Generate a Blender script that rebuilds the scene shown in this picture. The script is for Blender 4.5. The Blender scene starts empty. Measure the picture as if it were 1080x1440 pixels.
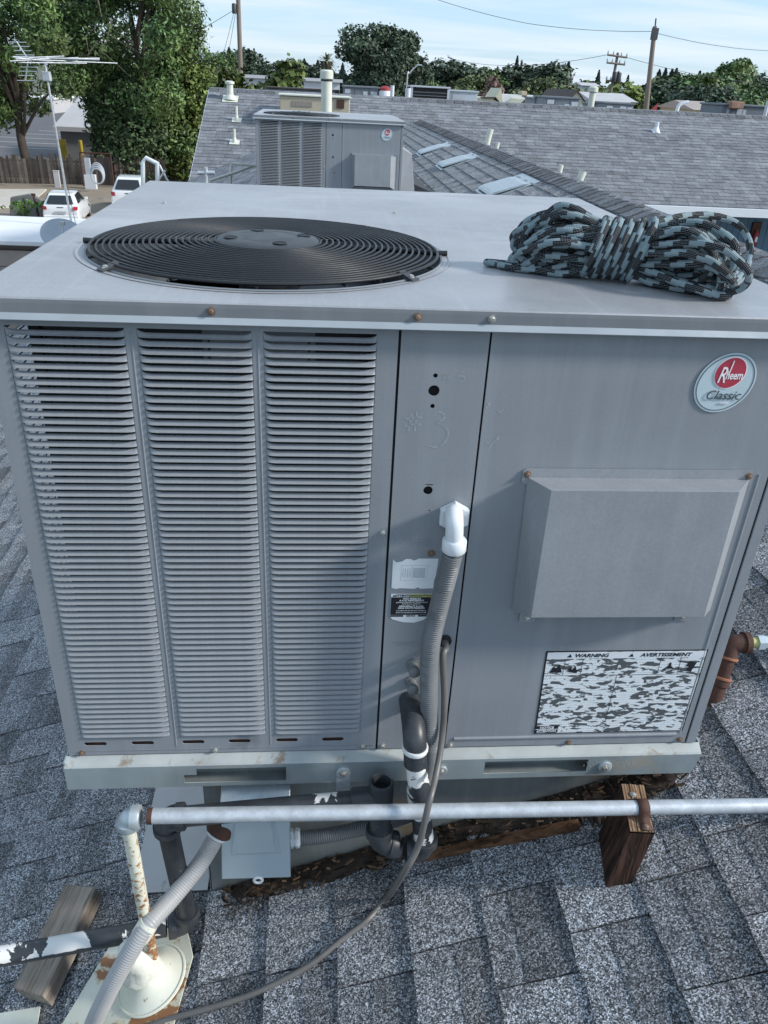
import bpy, bmesh, math, random
import numpy as np
from mathutils import Vector, Matrix
SC = bpy.context.scene
COL = SC.collection
PI = math.pi
random.seed(7)
# ------------------------------------------------------------------ camera
CAM = np.array([0.4582, -1.1005, 1.1323])
_a, _b, _c, FPX = -0.1002, -0.5016, 0.0531, 1099.39
def _rot(a, b, c):
    ca, sa, cb, sb = math.cos(a), math.sin(a), math.cos(b), math.sin(b)
    f = np.array([-sa*cb, ca*cb, sb]); r = np.array([ca, sa, 0.]); u = np.cross(r, f)
    cc, sc = math.cos(c), math.sin(c)
    return r*cc+u*sc, -r*sc+u*cc, f
CR, CU, CF = _rot(_a, _b, _c)
cd = bpy.data.cameras.new('camera'); co = bpy.data.objects.new('camera', cd); COL.objects.link(co)
co.matrix_world = Matrix(((CR[0], CU[0], -CF[0], CAM[0]), (CR[1], CU[1], -CF[1], CAM[1]), (CR[2], CU[2], -CF[2], CAM[2]), (0, 0, 0, 1)))
cd.sensor_fit = 'VERTICAL'; cd.sensor_height = 36; cd.sensor_width = 27; cd.lens = FPX/1440*36
cd.clip_start = 0.05; cd.clip_end = 9000
SC.camera = co
# ------------------------------------------------------------------ light
SUN = Vector((0.84, -0.22, 0.50)).normalized()
el = math.asin(SUN.z); az = math.atan2(SUN.x, SUN.y)
sl = bpy.data.lights.new('sun', 'SUN'); so = bpy.data.objects.new('sun', sl); COL.objects.link(so)
sl.energy = 2.1; sl.angle = math.radians(7); sl.color = (1.0, 0.95, 0.88)
so.rotation_euler = SUN.to_track_quat('Z', 'Y').to_euler(); so.location = (30, -20, 25)
W = bpy.data.worlds.new('World'); SC.world = W; W.use_nodes = True
nt = W.node_tree; nt.nodes.clear()
def wn(t, **k):
    n = nt.nodes.new(t)
    for a, v in k.items(): setattr(n, a, v)
    return n
out = wn('ShaderNodeOutputWorld'); bg = wn('ShaderNodeBackground'); bg.inputs[1].default_value = 0.115
sky = wn('ShaderNodeTexSky', sky_type='NISHITA', sun_disc=False, sun_elevation=el, sun_rotation=az, altitude=20, air_density=1.0, dust_density=0.6, ozone_density=4.0)
tc = wn('ShaderNodeTexCoord'); sep = wn('ShaderNodeSeparateXYZ'); nt.links.new(tc.outputs['Generated'], sep.inputs[0])
def wm(op, a, b=None):
    n = wn('ShaderNodeMath', operation=op)
    for i, v in enumerate((a, b)):
        if v is None: continue
        if isinstance(v, (int, float)): n.inputs[i].default_value = v
        else: nt.links.new(v, n.inputs[i])
    return n.outputs[0]
zz = wm('ADD', wm('MAXIMUM', sep.outputs[2], 0.0), 0.12)
cmb = wn('ShaderNodeCombineXYZ')
nt.links.new(wm('DIVIDE', sep.outputs[0], zz), cmb.inputs[0]); nt.links.new(wm('DIVIDE', sep.outputs[1], zz), cmb.inputs[1])
mp = wn('ShaderNodeMapping'); mp.inputs['Rotation'].default_value = (0, 0, 0.15); mp.inputs['Scale'].default_value = (0.42, 1.15, 1); mp.inputs['Location'].default_value = (3.1, 1.7, 0)
nt.links.new(cmb.outputs[0], mp.inputs[0])
n1 = wn('ShaderNodeTexNoise'); n1.inputs['Scale'].default_value = 1.3; n1.inputs['Detail'].default_value = 7; n1.inputs['Roughness'].default_value = 0.55; n1.inputs['Distortion'].default_value = 0.5
nt.links.new(mp.outputs[0], n1.inputs[0])
cr = wn('ShaderNodeValToRGB'); cr.color_ramp.elements[0].position = 0.40; cr.color_ramp.elements[0].color = (0.12, 0.12, 0.12, 1); cr.color_ramp.elements[1].position = 0.63; cr.color_ramp.elements[1].color = (0.92, 0.92, 0.92, 1)
nt.links.new(n1.outputs[0], cr.inputs[0])
m0 = wn('ShaderNodeMix', data_type='RGBA'); m0.inputs[0].default_value = 0.62; nt.links.new(sky.outputs[0], m0.inputs[6]); m0.inputs[7].default_value = (1.85, 2.85, 4.0, 1)
mx = wn('ShaderNodeMix', data_type='RGBA'); nt.links.new(cr.outputs[0], mx.inputs[0]); nt.links.new(m0.outputs[2], mx.inputs[6]); mx.inputs[7].default_value = (3.55, 4.05, 4.5, 1)
nt.links.new(mx.outputs[2], bg.inputs[0]); nt.links.new(bg.outputs[0], out.inputs[0])
SC.view_settings.view_transform = 'Standard'; SC.view_settings.look = 'None'; SC.view_settings.gamma = 1.0; SC.view_settings.exposure = 1.02
SC.render.engine = 'CYCLES'

# ------------------------------------------------------------------ measuring helpers (a photo measurement + a known plane -> a place)
def ray(x, y): return CF + CR*(x-540)/FPX - CU*(y-720)/FPX
def aty(x, y, Y): d = ray(x, y); return Vector(CAM + d*(Y-CAM[1])/d[1])
def atx(x, y, X): d = ray(x, y); return Vector(CAM + d*(X-CAM[0])/d[0])
def atz(x, y, Z): d = ray(x, y); return Vector(CAM + d*(Z-CAM[2])/d[2])
RS, RC = 0.376, -0.573                      # slope and height of the near roof: z = RS*x + RC
def rz(x): return RS*x + RC
def onroof(x, y, up=0.0):
    n = np.array([-RS, 0, 1.]); d = ray(x, y); p = CAM + d*((RC+up)-n@CAM)/(n@d); return Vector(p)
RN = Vector((-RS, 0, 1)).normalized(); RT = Vector((1, 0, RS)).normalized()
GZ = -6.0
def gnd(x, y, z=GZ): return atz(x, y, z)

# ------------------------------------------------------------------ materials
def newmat(name):
    m = bpy.data.materials.new(name); m.use_nodes = True
    t = m.node_tree; b = t.nodes['Principled BSDF']
    return m, t, b
class NT:
    def __init__(s, t): s.t = t
    def n(s, typ, ins=None, **k):
        n = s.t.nodes.new(typ)
        for a, v in k.items(): setattr(n, a, v)
        for i, v in (ins or {}).items():
            if isinstance(v, bpy.types.NodeSocket): s.t.links.new(v, n.inputs[i])
            else: n.inputs[i].default_value = v
        return n
    def noise(s, vec, scale, detail=4, rough=0.55, dist=0.0):
        return s.n('ShaderNodeTexNoise', {'Vector': vec, 'Scale': scale, 'Detail': detail, 'Roughness': rough, 'Distortion': dist}).outputs[0]
    def ramp(s, fac, stops, interp='LINEAR'):
        r = s.n('ShaderNodeValToRGB', {0: fac}); cr = r.color_ramp; cr.interpolation = interp
        while len(cr.elements) < len(stops): cr.elements.new(0.5)
        for e, (p, c) in zip(cr.elements, stops):
            e.position = p; e.color = (c, c, c, 1) if isinstance(c, (int, float)) else (*c, 1)
        return r.outputs[0]
    def mix(s, fac, a, b, blend='MIX'):
        n = s.n('ShaderNodeMix', data_type='RGBA', blend_type=blend)
        for i, v in ((0, fac), (6, a), (7, b)):
            if isinstance(v, bpy.types.NodeSocket): s.t.links.new(v, n.inputs[i])
            elif i == 0: n.inputs[0].default_value = v
            else: n.inputs[i].default_value = (*v, 1) if len(v) == 3 else v
        return n.outputs[2]
    def math(s, op, a, b=None, c=None):
        n = s.n('ShaderNodeMath', operation=op)
        for i, v in enumerate((a, b, c)):
            if v is None: continue
            if isinstance(v, (int, float)): n.inputs[i].default_value = v
            else: s.t.links.new(v, n.inputs[i])
        return n.outputs[0]
    def vec(s, kind='Object'):
        if kind == 'World': return s.n('ShaderNodeNewGeometry').outputs['Position']
        return s.n('ShaderNodeTexCoord').outputs[kind]
    def mapv(s, v, scale=(1, 1, 1), rot=(0, 0, 0), loc=(0, 0, 0)):
        return s.n('ShaderNodeMapping', {'Vector': v, 'Scale': scale, 'Rotation': rot, 'Location': loc}).outputs[0]
def mat(name, col, rough=0.5, metal=0.0, var=0.12, scale=6, grain=0.0, gscale=150, bump=0.0, bscale=60, streak=0.0, dirt=None, spec=0.5, coat=0.0, stretch=(1, 1, 1), trans=0):
    """painted / weathered surface: broad blotches, fine grain, vertical streaks, shaped dirt"""
    m, t, b = newmat(name); N = NT(t); v = N.mapv(N.vec(), stretch)
    c = N.mix(N.ramp(N.noise(v, scale, 5), [(0.3, 1-var), (0.7, 1+var)]), (0, 0, 0), col)
    f = N.ramp(N.noise(v, scale, 5, 0.6), [(0.25, 0.0), (0.75, 1.0)])
    lo = tuple(x*(1-var) for x in col); hi = tuple(min(1, x*(1+var)) for x in col)
    c = N.mix(f, lo, hi)
    if grain: c = N.mix(N.ramp(N.noise(v, gscale, 2), [(0.3, 0.0), (0.7, 1.0)]), N.mix(grain, c, (0, 0, 0)), N.mix(grain, c, tuple(min(1, x*1.6) for x in col)))
    if streak:
        sv = N.mapv(v, (26, 26, 1.1)); sf = N.ramp(N.noise(sv, 1.0, 5, 0.65), [(0.45, 0.0), (0.75, 1.0)])
        c = N.mix(N.math('MULTIPLY', sf, streak), c, tuple(min(1, x*1.45+0.02) for x in col))
    if dirt:
        dc, amt, ds = dirt
        df = N.ramp(N.noise(v, ds, 7, 0.68, 0.4), [(0.62-amt*0.3, 0.0), (0.70-amt*0.25, 1.0)])
        c = N.mix(df, c, dc)
    t.links.new(c, b.inputs['Base Color'])
    rr = N.ramp(N.noise(v, scale*2.3, 5), [(0.25, max(0.02, rough-0.10)), (0.75, min(1, rough+0.12))])
    t.links.new(rr, b.inputs['Roughness']); b.inputs['Metallic'].default_value = metal
    b.inputs['Specular IOR Level'].default_value = spec
    if coat: b.inputs['Coat Weight'].default_value = coat
    if bump:
        bn = N.n('ShaderNodeBump', {'Strength': bump, 'Distance': 0.002, 'Height': N.noise(v, bscale, 4)})
        t.links.new(bn.outputs[0], b.inputs['Normal'])
    return m
def shingle_mat(name, base, gran, ct=1.0, warmth=0.35):
    m, t, b = newmat(name); N = NT(t); v = N.vec('World')
    at = N.n('ShaderNodeAttribute', attribute_name='tone').outputs['Fac']
    vo = N.n('ShaderNodeTexVoronoi', {'Vector': v, 'Scale': gran}).outputs['Color']
    sp = N.n('ShaderNodeSeparateColor', {0: vo}).outputs[0]
    g = N.ramp(sp, [(p_, 1.05+(v_-1.05)*ct) for p_, v_ in ((0.0, 0.18), (0.28, 0.28), (0.50, 0.85), (0.72, 1.25), (0.88, 2.3), (1.0, 3.2))])
    big = N.ramp(N.noise(v, 5.0, 5, 0.6), [(0.25, 0.72), (0.75, 1.25)])
    mid = N.ramp(N.noise(v, 45.0, 4, 0.65), [(0.25, 0.78), (0.75, 1.2)])
    k = N.math('MULTIPLY', N.math('MULTIPLY', N.math('MULTIPLY', g, big), mid), at)
    col = N.mix(1.0, base, N.n('ShaderNodeCombineColor', {0: k, 1: k, 2: k}).outputs[0], 'MULTIPLY')
    if gran > 200: col = N.mix(N.ramp(N.noise(v, 17.0, 7, 0.72, 0.5), [(0.54, 0.0), (0.66, 0.42)]), col, (0.055, 0.058, 0.064))
    warm = N.ramp(N.noise(v, 3.3, 4, 0.6), [(0.56, 0.0), (0.74, warmth)])
    col = N.mix(warm, col, N.mix(1.0, col, (1.25, 1.03, 0.85), 'MULTIPLY'))
    t.links.new(col, b.inputs['Base Color']); b.inputs['Roughness'].default_value = 0.85; b.inputs['Specular IOR Level'].default_value = 0.35
    bn = N.n('ShaderNodeBump', {'Strength': 0.6, 'Distance': 0.0012, 'Height': sp}); t.links.new(bn.outputs[0], b.inputs['Normal'])
    return m
def tone_mat(name, col, rough=0.8, metal=0, var=0.15, scale=4, hue=None, spec=0.3):
    m, t, b = newmat(name); N = NT(t)
    at = N.n('ShaderNodeAttribute', attribute_name='tone').outputs['Fac']
    nz = N.ramp(N.noise(N.vec(), scale, 4), [(0.25, 1-var), (0.75, 1+var)])
    k = N.math('MULTIPLY', at, nz)
    c = N.mix(1.0, col, N.n('ShaderNodeCombineColor', {0: k, 1: k, 2: k}).outputs[0], 'MULTIPLY')
    if hue: c = N.mix(N.ramp(N.noise(N.vec(), 0.35, 3), [(0.35, 0.0), (0.65, 1.0)]), c, N.mix(1.0, c, hue, 'MULTIPLY'))
    t.links.new(c, b.inputs['Base Color']); b.inputs['Roughness'].default_value = rough; b.inputs['Metallic'].default_value = metal; b.inputs['Specular IOR Level'].default_value = spec
    return m
def wood_mat(name, c1, c2, axis=2, scale=1.0, deep=0.6):
    m, t, b = newmat(name); N = NT(t)
    s = [38, 38, 38]; s[axis] = 2.2
    v = N.mapv(N.vec('UV') if False else N.vec(), tuple(x*scale for x in s))
    w = N.noise(v, 1.6, 6, 0.7, 0.8)
    c = N.mix(N.ramp(w, [(0.38, 0.0), (0.62, 1.0)]), c1, c2)
    cr_ = N.ramp(N.noise(v, 3.3, 3, 0.6), [(0.30, 0.25), (0.42, 1.0)])
    c = N.mix(1.0, c, cr_, 'MULTIPLY')
    t.links.new(c, b.inputs['Base Color']); b.inputs['Roughness'].default_value = 0.85; b.inputs['Specular IOR Level'].default_value = 0.2
    bn = N.n('ShaderNodeBump', {'Strength': deep, 'Distance': 0.004, 'Height': w}); t.links.new(bn.outputs[0], b.inputs['Normal'])
    return m
M = {}
CG = (0.245, 0.266, 0.292)
M['cabinet'] = mat('weathered_grey_cabinet_paint', CG, 0.45, 0.0, 0.12, 3.0, streak=0.30, bump=0.5, bscale=7, grain=0.06, gscale=300, dirt=((0.165, 0.18, 0.20), -0.08, 5))
M['cabinet_side'] = mat('grey_side_paint', CG, 0.42, 0.0, 0.08, 5.0, streak=0.1)
M['louver'] = mat('louver_grey_paint', (0.25, 0.268, 0.29), 0.38, 0.0, 0.10, 6.0, grain=0.06)
M['hood'] = mat('hood_grey_paint', (0.295, 0.315, 0.34), 0.42, 0.1, 0.10, 7.0, streak=0.16, bump=0.1, bscale=250, grain=0.06)
def top_mat():
    m, t, b = newmat('mottled_top_cover_paint'); N = NT(t); v = N.vec()
    n_ = N.noise(v, 2.2, 6, 0.62); f = N.noise(v, 190, 3, 0.6); s2 = N.noise(N.mapv(v, (60, 2.0, 1), (0, 0, 1.2)), 1.0, 4, 0.6)
    c = N.mix(N.ramp(n_, [(0.3, 0.0), (0.7, 1.0)]), (0.30, 0.31, 0.33), (0.40, 0.405, 0.42))
    c = N.mix(N.ramp(f, [(0.35, 0.0), (0.7, 0.30)]), c, (0.50, 0.51, 0.52))
    c = N.mix(N.ramp(s2, [(0.55, 0.0), (0.8, 0.30)]), c, (0.54, 0.55, 0.56))
    c = N.mix(N.ramp(N.noise(N.mapv(v, (1, 3.2, 1)), 1.7, 6, 0.6, 0.6), [(0.52, 0.0), (0.70, 0.55)]), c, (0.56, 0.57, 0.585))  # broad pale mottling, partly bright sheen put into the colour
    w = N.ramp(N.noise(v, 7.0, 8, 0.78, 0.8), [(0.53, 0.0), (0.72, 0.6)])
    c = N.mix(w, c, (0.28, 0.30, 0.32))
    sp = N.ramp(N.n('ShaderNodeTexVoronoi', {'Vector': v, 'Scale': 42.0}).outputs['Distance'], [(0.05, 0.55), (0.09, 0.0)])
    c = N.mix(N.math('MULTIPLY', sp, N.ramp(N.noise(v, 4, 3), [(0.5, 0), (0.65, 1)])), c, (0.72, 0.74, 0.75))
    t.links.new(c, b.inputs['Base Color'])
    t.links.new(N.ramp(N.noise(v, 5, 6, 0.7), [(0.3, 0.30), (0.7, 0.52)]), b.inputs['Roughness'])
    b.inputs['Metallic'].default_value = 0.25
    bn = N.n('ShaderNodeBump', {'Strength': 0.12, 'Distance': 0.003, 'Height': N.noise(v, 3.0, 3)}); t.links.new(bn.outputs[0], b.inputs['Normal'])
    return m
M['top'] = top_mat()
M['flange'] = mat('flange_grey_paint', (0.175, 0.192, 0.21), 0.4, 0.0, 0.12, 5.0, streak=0.25)
M['lip'] = mat('flange_lip_pale_metal', (0.36, 0.40, 0.43), 0.35, 0.2, 0.1, 8.0)  # lip band set paler than the flange above it
M['black'] = mat('black_coated_wire', (0.012, 0.014, 0.017), 0.48, 0.0, 0.2, 9)
M['blackdisc'] = mat('sun_faded_black_plastic', (0.045, 0.052, 0.058), 0.5, 0.0, 0.2, 12, bump=0.2)
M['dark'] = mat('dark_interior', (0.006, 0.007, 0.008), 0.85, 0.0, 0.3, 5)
M['coil'] = mat('condenser_coil_fins', (0.03, 0.033, 0.036), 0.55, 0.3, 0.3, 30)
M['blade'] = mat('fan_blade_metal', (0.10, 0.11, 0.12), 0.4, 0.6, 0.2, 8)
M['galv'] = mat('galvanised_steel', (0.47, 0.53, 0.56), 0.36, 0.45, 0.22, 34, grain=0.05, dirt=((0.26, 0.29, 0.30), 0.06, 7))
M['galvpipe'] = mat('galvanised_pipe', (0.52, 0.56, 0.60), 0.42, 0.35, 0.22, 40, grain=0.08, gscale=300)
M['rail'] = mat('galvanised_base_rail', (0.37, 0.435, 0.455), 0.36, 0.45, 0.12, 9, streak=0.22, dirt=((0.50, 0.48, 0.42), 0.05, 5))
M['railtop'] = mat('dusty_rail_ledge', (0.38, 0.41, 0.405), 0.6, 0.1, 0.2, 9, dirt=((0.24, 0.20, 0.15), 0.12, 14))
M['curb'] = mat('stained_galvanised_curb', (0.25, 0.275, 0.275), 0.45, 0.5, 0.28, 6, streak=0.5, dirt=((0.30, 0.24, 0.16), 0.1, 5))
M['sheet'] = mat('dull_sheet_metal', (0.36, 0.355, 0.35), 0.42, 0.5, 0.14, 4, dirt=((0.13, 0.12, 0.11), -0.1, 16))
M['box'] = mat('disconnect_box_paint', (0.46, 0.55, 0.60), 0.35, 0.1, 0.06, 6)
M['white'] = mat('white_pvc', (0.70, 0.74, 0.77), 0.35, 0, 0.06, 12)
M['pvcblack'] = None
def pvc_mat(name, thr, seed):
    m, t, b = newmat(name); N = NT(t); v = N.vec()
    c = N.mix(N.ramp(N.noise(v, 18, 4), [(0.3, 0.0), (0.7, 1.0)]), (0.022, 0.026, 0.032), (0.05, 0.056, 0.064))
    c = N.mix(N.ramp(N.noise(v, 160, 3), [(0.62, 0.0), (0.75, 0.5)]), c, (0.16, 0.17, 0.18))
    f = N.ramp(N.noise(N.mapv(v, (1, 1, 1), (0, 0, 0), seed), 10, 5, 0.6, 0.6), [(thr, 0.0), (thr+0.012, 1.0)])
    nz = N.n('ShaderNodeSeparateXYZ', {0: N.n('ShaderNodeNewGeometry').outputs['Normal']}).outputs[2]
    f = N.math('MULTIPLY', f, N.ramp(N.math('ADD', nz, N.math('MULTIPLY', N.noise(v, 60, 3), 0.5)), [(0.46, 0.0), (0.50, 1.0)])) if thr < .6 else (N.ramp(N.noise(N.mapv(v, (1, 1, .8), (0, 0, 0), seed), 24, 5, 0.6, 0.6), [(.50, 0.0), (.512, 1.0)]) if thr < .7 else f)
    c = N.mix(f, c, (0.74, 0.74, 0.72))
    t.links.new(c, b.inputs['Base Color']); b.inputs['Roughness'].default_value = 0.42
    return m
M['pvcblack'] = pvc_mat('black_abs_pipe', 0.74, (0, 0, 0))
M['pvcpatch'] = pvc_mat('black_abs_pipe_peeling_white_paint', 0.485, (2.3, 0.4, 1.1))
M['pvcrun'] = pvc_mat('black_abs_pipe_few_white_flecks', 0.56, (4.1, .7, .9))
M['pvcsplash'] = pvc_mat('black_abs_pipe_splashed_white_primer', 0.605, (1.3, 5.4, 2.1))
M['whitepaint'] = mat('white_overpaint', (0.72, 0.73, 0.73), 0.55, 0, 0.08, 20)
M['conduit'] = mat('grey_flexible_conduit', (0.155, 0.165, 0.175), 0.5, 0, 0.14, 14)
M['conduit_light'] = mat('sun_bleached_conduit', (0.36, 0.365, 0.37), 0.5, 0, 0.10, 12)
M['cable'] = mat('grey_brown_cable', (0.13, 0.125, 0.12), 0.42, 0, 0.2, 20)
M['rust'] = mat('rusty_iron', (0.075, 0.034, 0.024), 0.75, 0.1, 0.35, 30, bump=0.5, bscale=120)
M['copper'] = mat('rust_orange_brown', (0.33, 0.14, 0.08), 0.6, 0.2, 0.3, 30)
M['creamrust'] = None
def cream_mat(name, amt, big):
    m, t, b = newmat(name); N = NT(t); v = N.vec()
    c = N.mix(N.ramp(N.noise(v, 10, 5), [(0.3, 0.0), (0.7, 1.0)]), (0.60, 0.61, 0.50), (0.72, 0.73, 0.64))
    f = N.noise(v, big, 8, 0.66, 0.5)
    if big > 60: f = N.math('ADD', f, N.math('MULTIPLY', N.math('SUBTRACT', -0.24, N.n('ShaderNodeSeparateXYZ', {0: v}).outputs[2]), 0.42))
    c = N.mix(N.ramp(f, [(amt-0.05, 0.0), (amt-0.01, 0.55)]), c, (0.50, 0.38, 0.20))
    c = N.mix(N.ramp(f, [(amt, 0.0), (amt+0.02, 1.0)]), c, (0.30, 0.135, 0.055))
    k = N.ramp(N.noise(v, big*5, 4, 0.6), [(0.66, 0.0), (0.70, 0.7)]); c = N.mix(k, c, (0.16, 0.12, 0.09))
    t.links.new(c, b.inputs['Base Color']); b.inputs['Roughness'].default_value = 0.6
    bn = N.n('ShaderNodeBump', {'Strength': 0.35, 'Distance': 0.003, 'Height': f}); t.links.new(bn.outputs[0], b.inputs['Normal'])
    return m
M['creamrust'] = cream_mat('cream_paint_flaking_to_rust', 0.53, 85)
M['creamsheet'] = cream_mat('cream_painted_flashing_rust_blooms', 0.555, 11)
M['creamcone'] = cream_mat('cream_painted_flashing', 0.70, 14)
M['sealant'] = mat('cream_sealant', (0.66, 0.67, 0.60), 0.6, 0, 0.15, 30, bump=0.8, bscale=55, dirt=((0.30, 0.28, 0.22), -0.08, 24))
M['cream'] = mat('cream_vent_paint', (0.62, 0.64, 0.56), 0.5, 0, 0.1, 12)
M['woodgrey'] = wood_mat('weathered_grey_brown_wood', (0.20, 0.165, 0.135), (0.34, 0.295, 0.25), 1, 1.0)
M['wooddark'] = wood_mat('dark_redwood_post', (0.016, 0.010, 0.008), (0.095, 0.050, 0.036), 2, 1.2, 1.0)
M['endgrain'] = wood_mat('cut_end_grain', (0.16, 0.09, 0.055), (0.42, 0.28, 0.18), 1, 3.0)
M['rot'] = mat('rotted_wood_and_tar', (0.035, 0.024, 0.018), 0.9, 0, 0.5, 22, bump=1.0, bscale=90, dirt=((0.17, 0.095, 0.05), 0.16, 9))
M['lath'] = wood_mat('orange_brown_lath', (0.06, 0.030, 0.016), (0.19, 0.10, 0.055), 0, 1.0)
M['shingle'] = shingle_mat('grey_granule_shingle', (0.205, 0.215, 0.230), 440)
M['farshingle'] = shingle_mat('grey_far_shingle', (0.180, 0.190, 0.208), 60, 0.15, 0.05)
M['cap'] = shingle_mat('dark_ridge_cap_shingle', (0.150, 0.160, 0.176), 330, 0.6)
M['decking'] = mat('roof_underlay', (0.05, 0.052, 0.058), 0.9, 0, 0.2, 4)
M['screw'] = mat('zinc_screw', (0.55, 0.54, 0.50), 0.3, 0.7, 0.1, 80)
M['screwrust'] = mat('rusty_screw', (0.22, 0.15, 0.11), 0.55, 0.4, 0.3, 80)
M['whitepanel'] = mat('white_metal_roof', (0.80, 0.81, 0.82), 0.5, 0, 0.07, 0.6)
M['fascia'] = mat('brown_grey_fascia_boards', (0.36, 0.31, 0.28), 0.7, 0, 0.15, 1.5)
M['gutter'] = mat('white_gutter', (0.72, 0.76, 0.80), 0.4, 0, 0.05, 1)
M['bluesiding'] = mat('blue_siding', (0.085, 0.165, 0.245), 0.6, 0, 0.12, 2)
M['greywall'] = mat('grey_wall', (0.17, 0.17, 0.165), 0.8, 0, 0.12, 0.5)
M['beigewall'] = mat('beige_stucco', (0.46, 0.41, 0.31), 0.85, 0, 0.1, 0.8)
M['creamwall'] = mat('cream_stucco', (0.60, 0.58, 0.44), 0.85, 0, 0.08, 0.5)
M['paleroof'] = mat('pale_flat_roof', (0.46, 0.46, 0.47), 0.8, 0, 0.08, 0.5)
M['whitewall'] = mat('white_wall', (0.62, 0.64, 0.67), 0.7, 0, 0.06, 0.4)
M['browntrim'] = mat('dark_brown_trim', (0.06, 0.045, 0.04), 0.7, 0, 0.1, 2)
M['brick'] = mat('pinkish_brick', (0.34, 0.20, 0.15), 0.85, 0, 0.25, 9)
M['acgrey'] = mat('distant_unit_grey', (0.145, 0.165, 0.19), 0.5, 0, 0.1, 2)
M['aclight'] = mat('distant_unit_pale', (0.42, 0.46, 0.50), 0.5, 0, 0.08, 2)
M['glass'] = mat('dark_glass', (0.02, 0.025, 0.03), 0.08, 0, 0.1, 2)
M['carpaint'] = mat('white_car_paint', (0.76, 0.79, 0.81), 0.2, 0, 0.02, 2, coat=0.6)
M['tyre'] = mat('tyre_rubber', (0.02, 0.02, 0.02), 0.8, 0, 0.1, 5)
M['redlamp'] = mat('red_lamp_plastic', (0.45, 0.02, 0.04), 0.2, 0, 0.1, 5)
M['yellow'] = mat('yellow_bollard_paint', (0.50, 0.36, 0.03), 0.5, 0, 0.15, 3)
M['red'] = mat('red_paint', (0.32, 0.03, 0.035), 0.45, 0, 0.1, 5)
M['asphalt'] = mat('old_asphalt', (0.105, 0.105, 0.112), 0.9, 0, 0.15, 0.3)
M['gravel'] = mat('dry_gravel_yard', (0.27, 0.225, 0.175), 0.95, 0, 0.22, 0.5, grain=0.25, gscale=14, dirt=((0.12, 0.105, 0.085), 0.08, 0.35))
M['ground'] = mat('distant_ground', (0.12, 0.125, 0.085), 0.95, 0, 0.2, 0.05)
M['concrete'] = mat('pale_concrete', (0.52, 0.49, 0.43), 0.85, 0, 0.1, 1)
M['fence'] = tone_mat('weathered_fence_wood', (0.075, 0.064, 0.055), 0.9, 0, 0.25, 3)
M['polewood'] = mat('utility_pole_wood', (0.20, 0.165, 0.145), 0.85, 0, 0.2, 2, stretch=(8, 8, 0.5))
M['wire'] = mat('power_line', (0.05, 0.055, 0.06), 0.6, 0, 0.1, 1)
M['alu'] = mat('dull_aluminium', (0.60, 0.62, 0.64), 0.35, 0.6, 0.1, 8)
M['bark'] = mat('dark_bark', (0.055, 0.042, 0.034), 0.95, 0, 0.3, 3, bump=0.6, bscale=12)
M['barkpale'] = mat('pale_dead_twigs', (0.17, 0.15, 0.125), 0.95, 0, 0.3, 3)
M['leaf'] = tone_mat('mid_green_leaves', (0.105, 0.150, 0.045), 0.55, 0, 0.3, 0.8, hue=(0.75, 0.95, 1.2))
M['leafyellow'] = tone_mat('yellow_green_leaves', (0.115, 0.155, 0.040), 0.55, 0, 0.3, 0.8)
M['leafdark'] = tone_mat('dark_green_leaves', (0.050, 0.080, 0.034), 0.6, 0, 0.3, 0.8)
M['leafoak'] = tone_mat('blue_dark_oak_leaves', (0.062, 0.092, 0.058), 0.6, 0, 0.3, 0.3)
M['conifer'] = tone_mat('conifer_needles', (0.050, 0.070, 0.060), 0.8, 0, 0.25, 0.5)
M['leafolive'] = tone_mat('olive_green_leaves', (0.10, 0.128, 0.055), 0.6, 0, 0.3, 0.3)
M['plant'] = tone_mat('bright_plant_leaves', (0.12, 0.24, 0.05), 0.5, 0, 0.2, 2)
M['ink'] = mat('black_ink', (0.012, 0.014, 0.018), 0.5, 0, 0.1, 9)
M['paper'] = mat('white_label', (0.72, 0.76, 0.80), 0.45, 0, 0.04, 30)
M['paperyellow'] = mat('faded_yellow_label', (0.50, 0.52, 0.20), 0.5, 0, 0.12, 60)
M['faintink'] = mat('faded_grey_ink', (0.42, 0.47, 0.52), 0.5, 0, 0.1, 60)
M['emblem'] = mat('silver_blue_emblem', (0.52, 0.63, 0.68), 0.3, 0.1, 0.05, 10)
M['emblemred'] = mat('emblem_red', (0.42, 0.045, 0.075), 0.35, 0, 0.05, 40)
M['emblemwhite'] = mat('emblem_white', (0.85, 0.82, 0.85), 0.35, 0, 0.03, 40)
M['emblemink'] = mat('emblem_dark_grey', (0.06, 0.085, 0.10), 0.4, 0, 0.03, 40)
def chalk_mat():
    m, t, b = newmat('smudged_chalk'); N = NT(t); v = N.vec()
    b.inputs['Base Color'].default_value = (0.42, 0.46, 0.50, 1); b.inputs['Roughness'].default_value = 0.9
    a = N.math('MULTIPLY', N.ramp(N.noise(v, 130, 5, 0.7), [(0.36, 0.05), (0.60, 1.0)]), 0.62)
    t.links.new(a, b.inputs['Alpha']); return m
M['chalk'] = chalk_mat()
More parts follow.
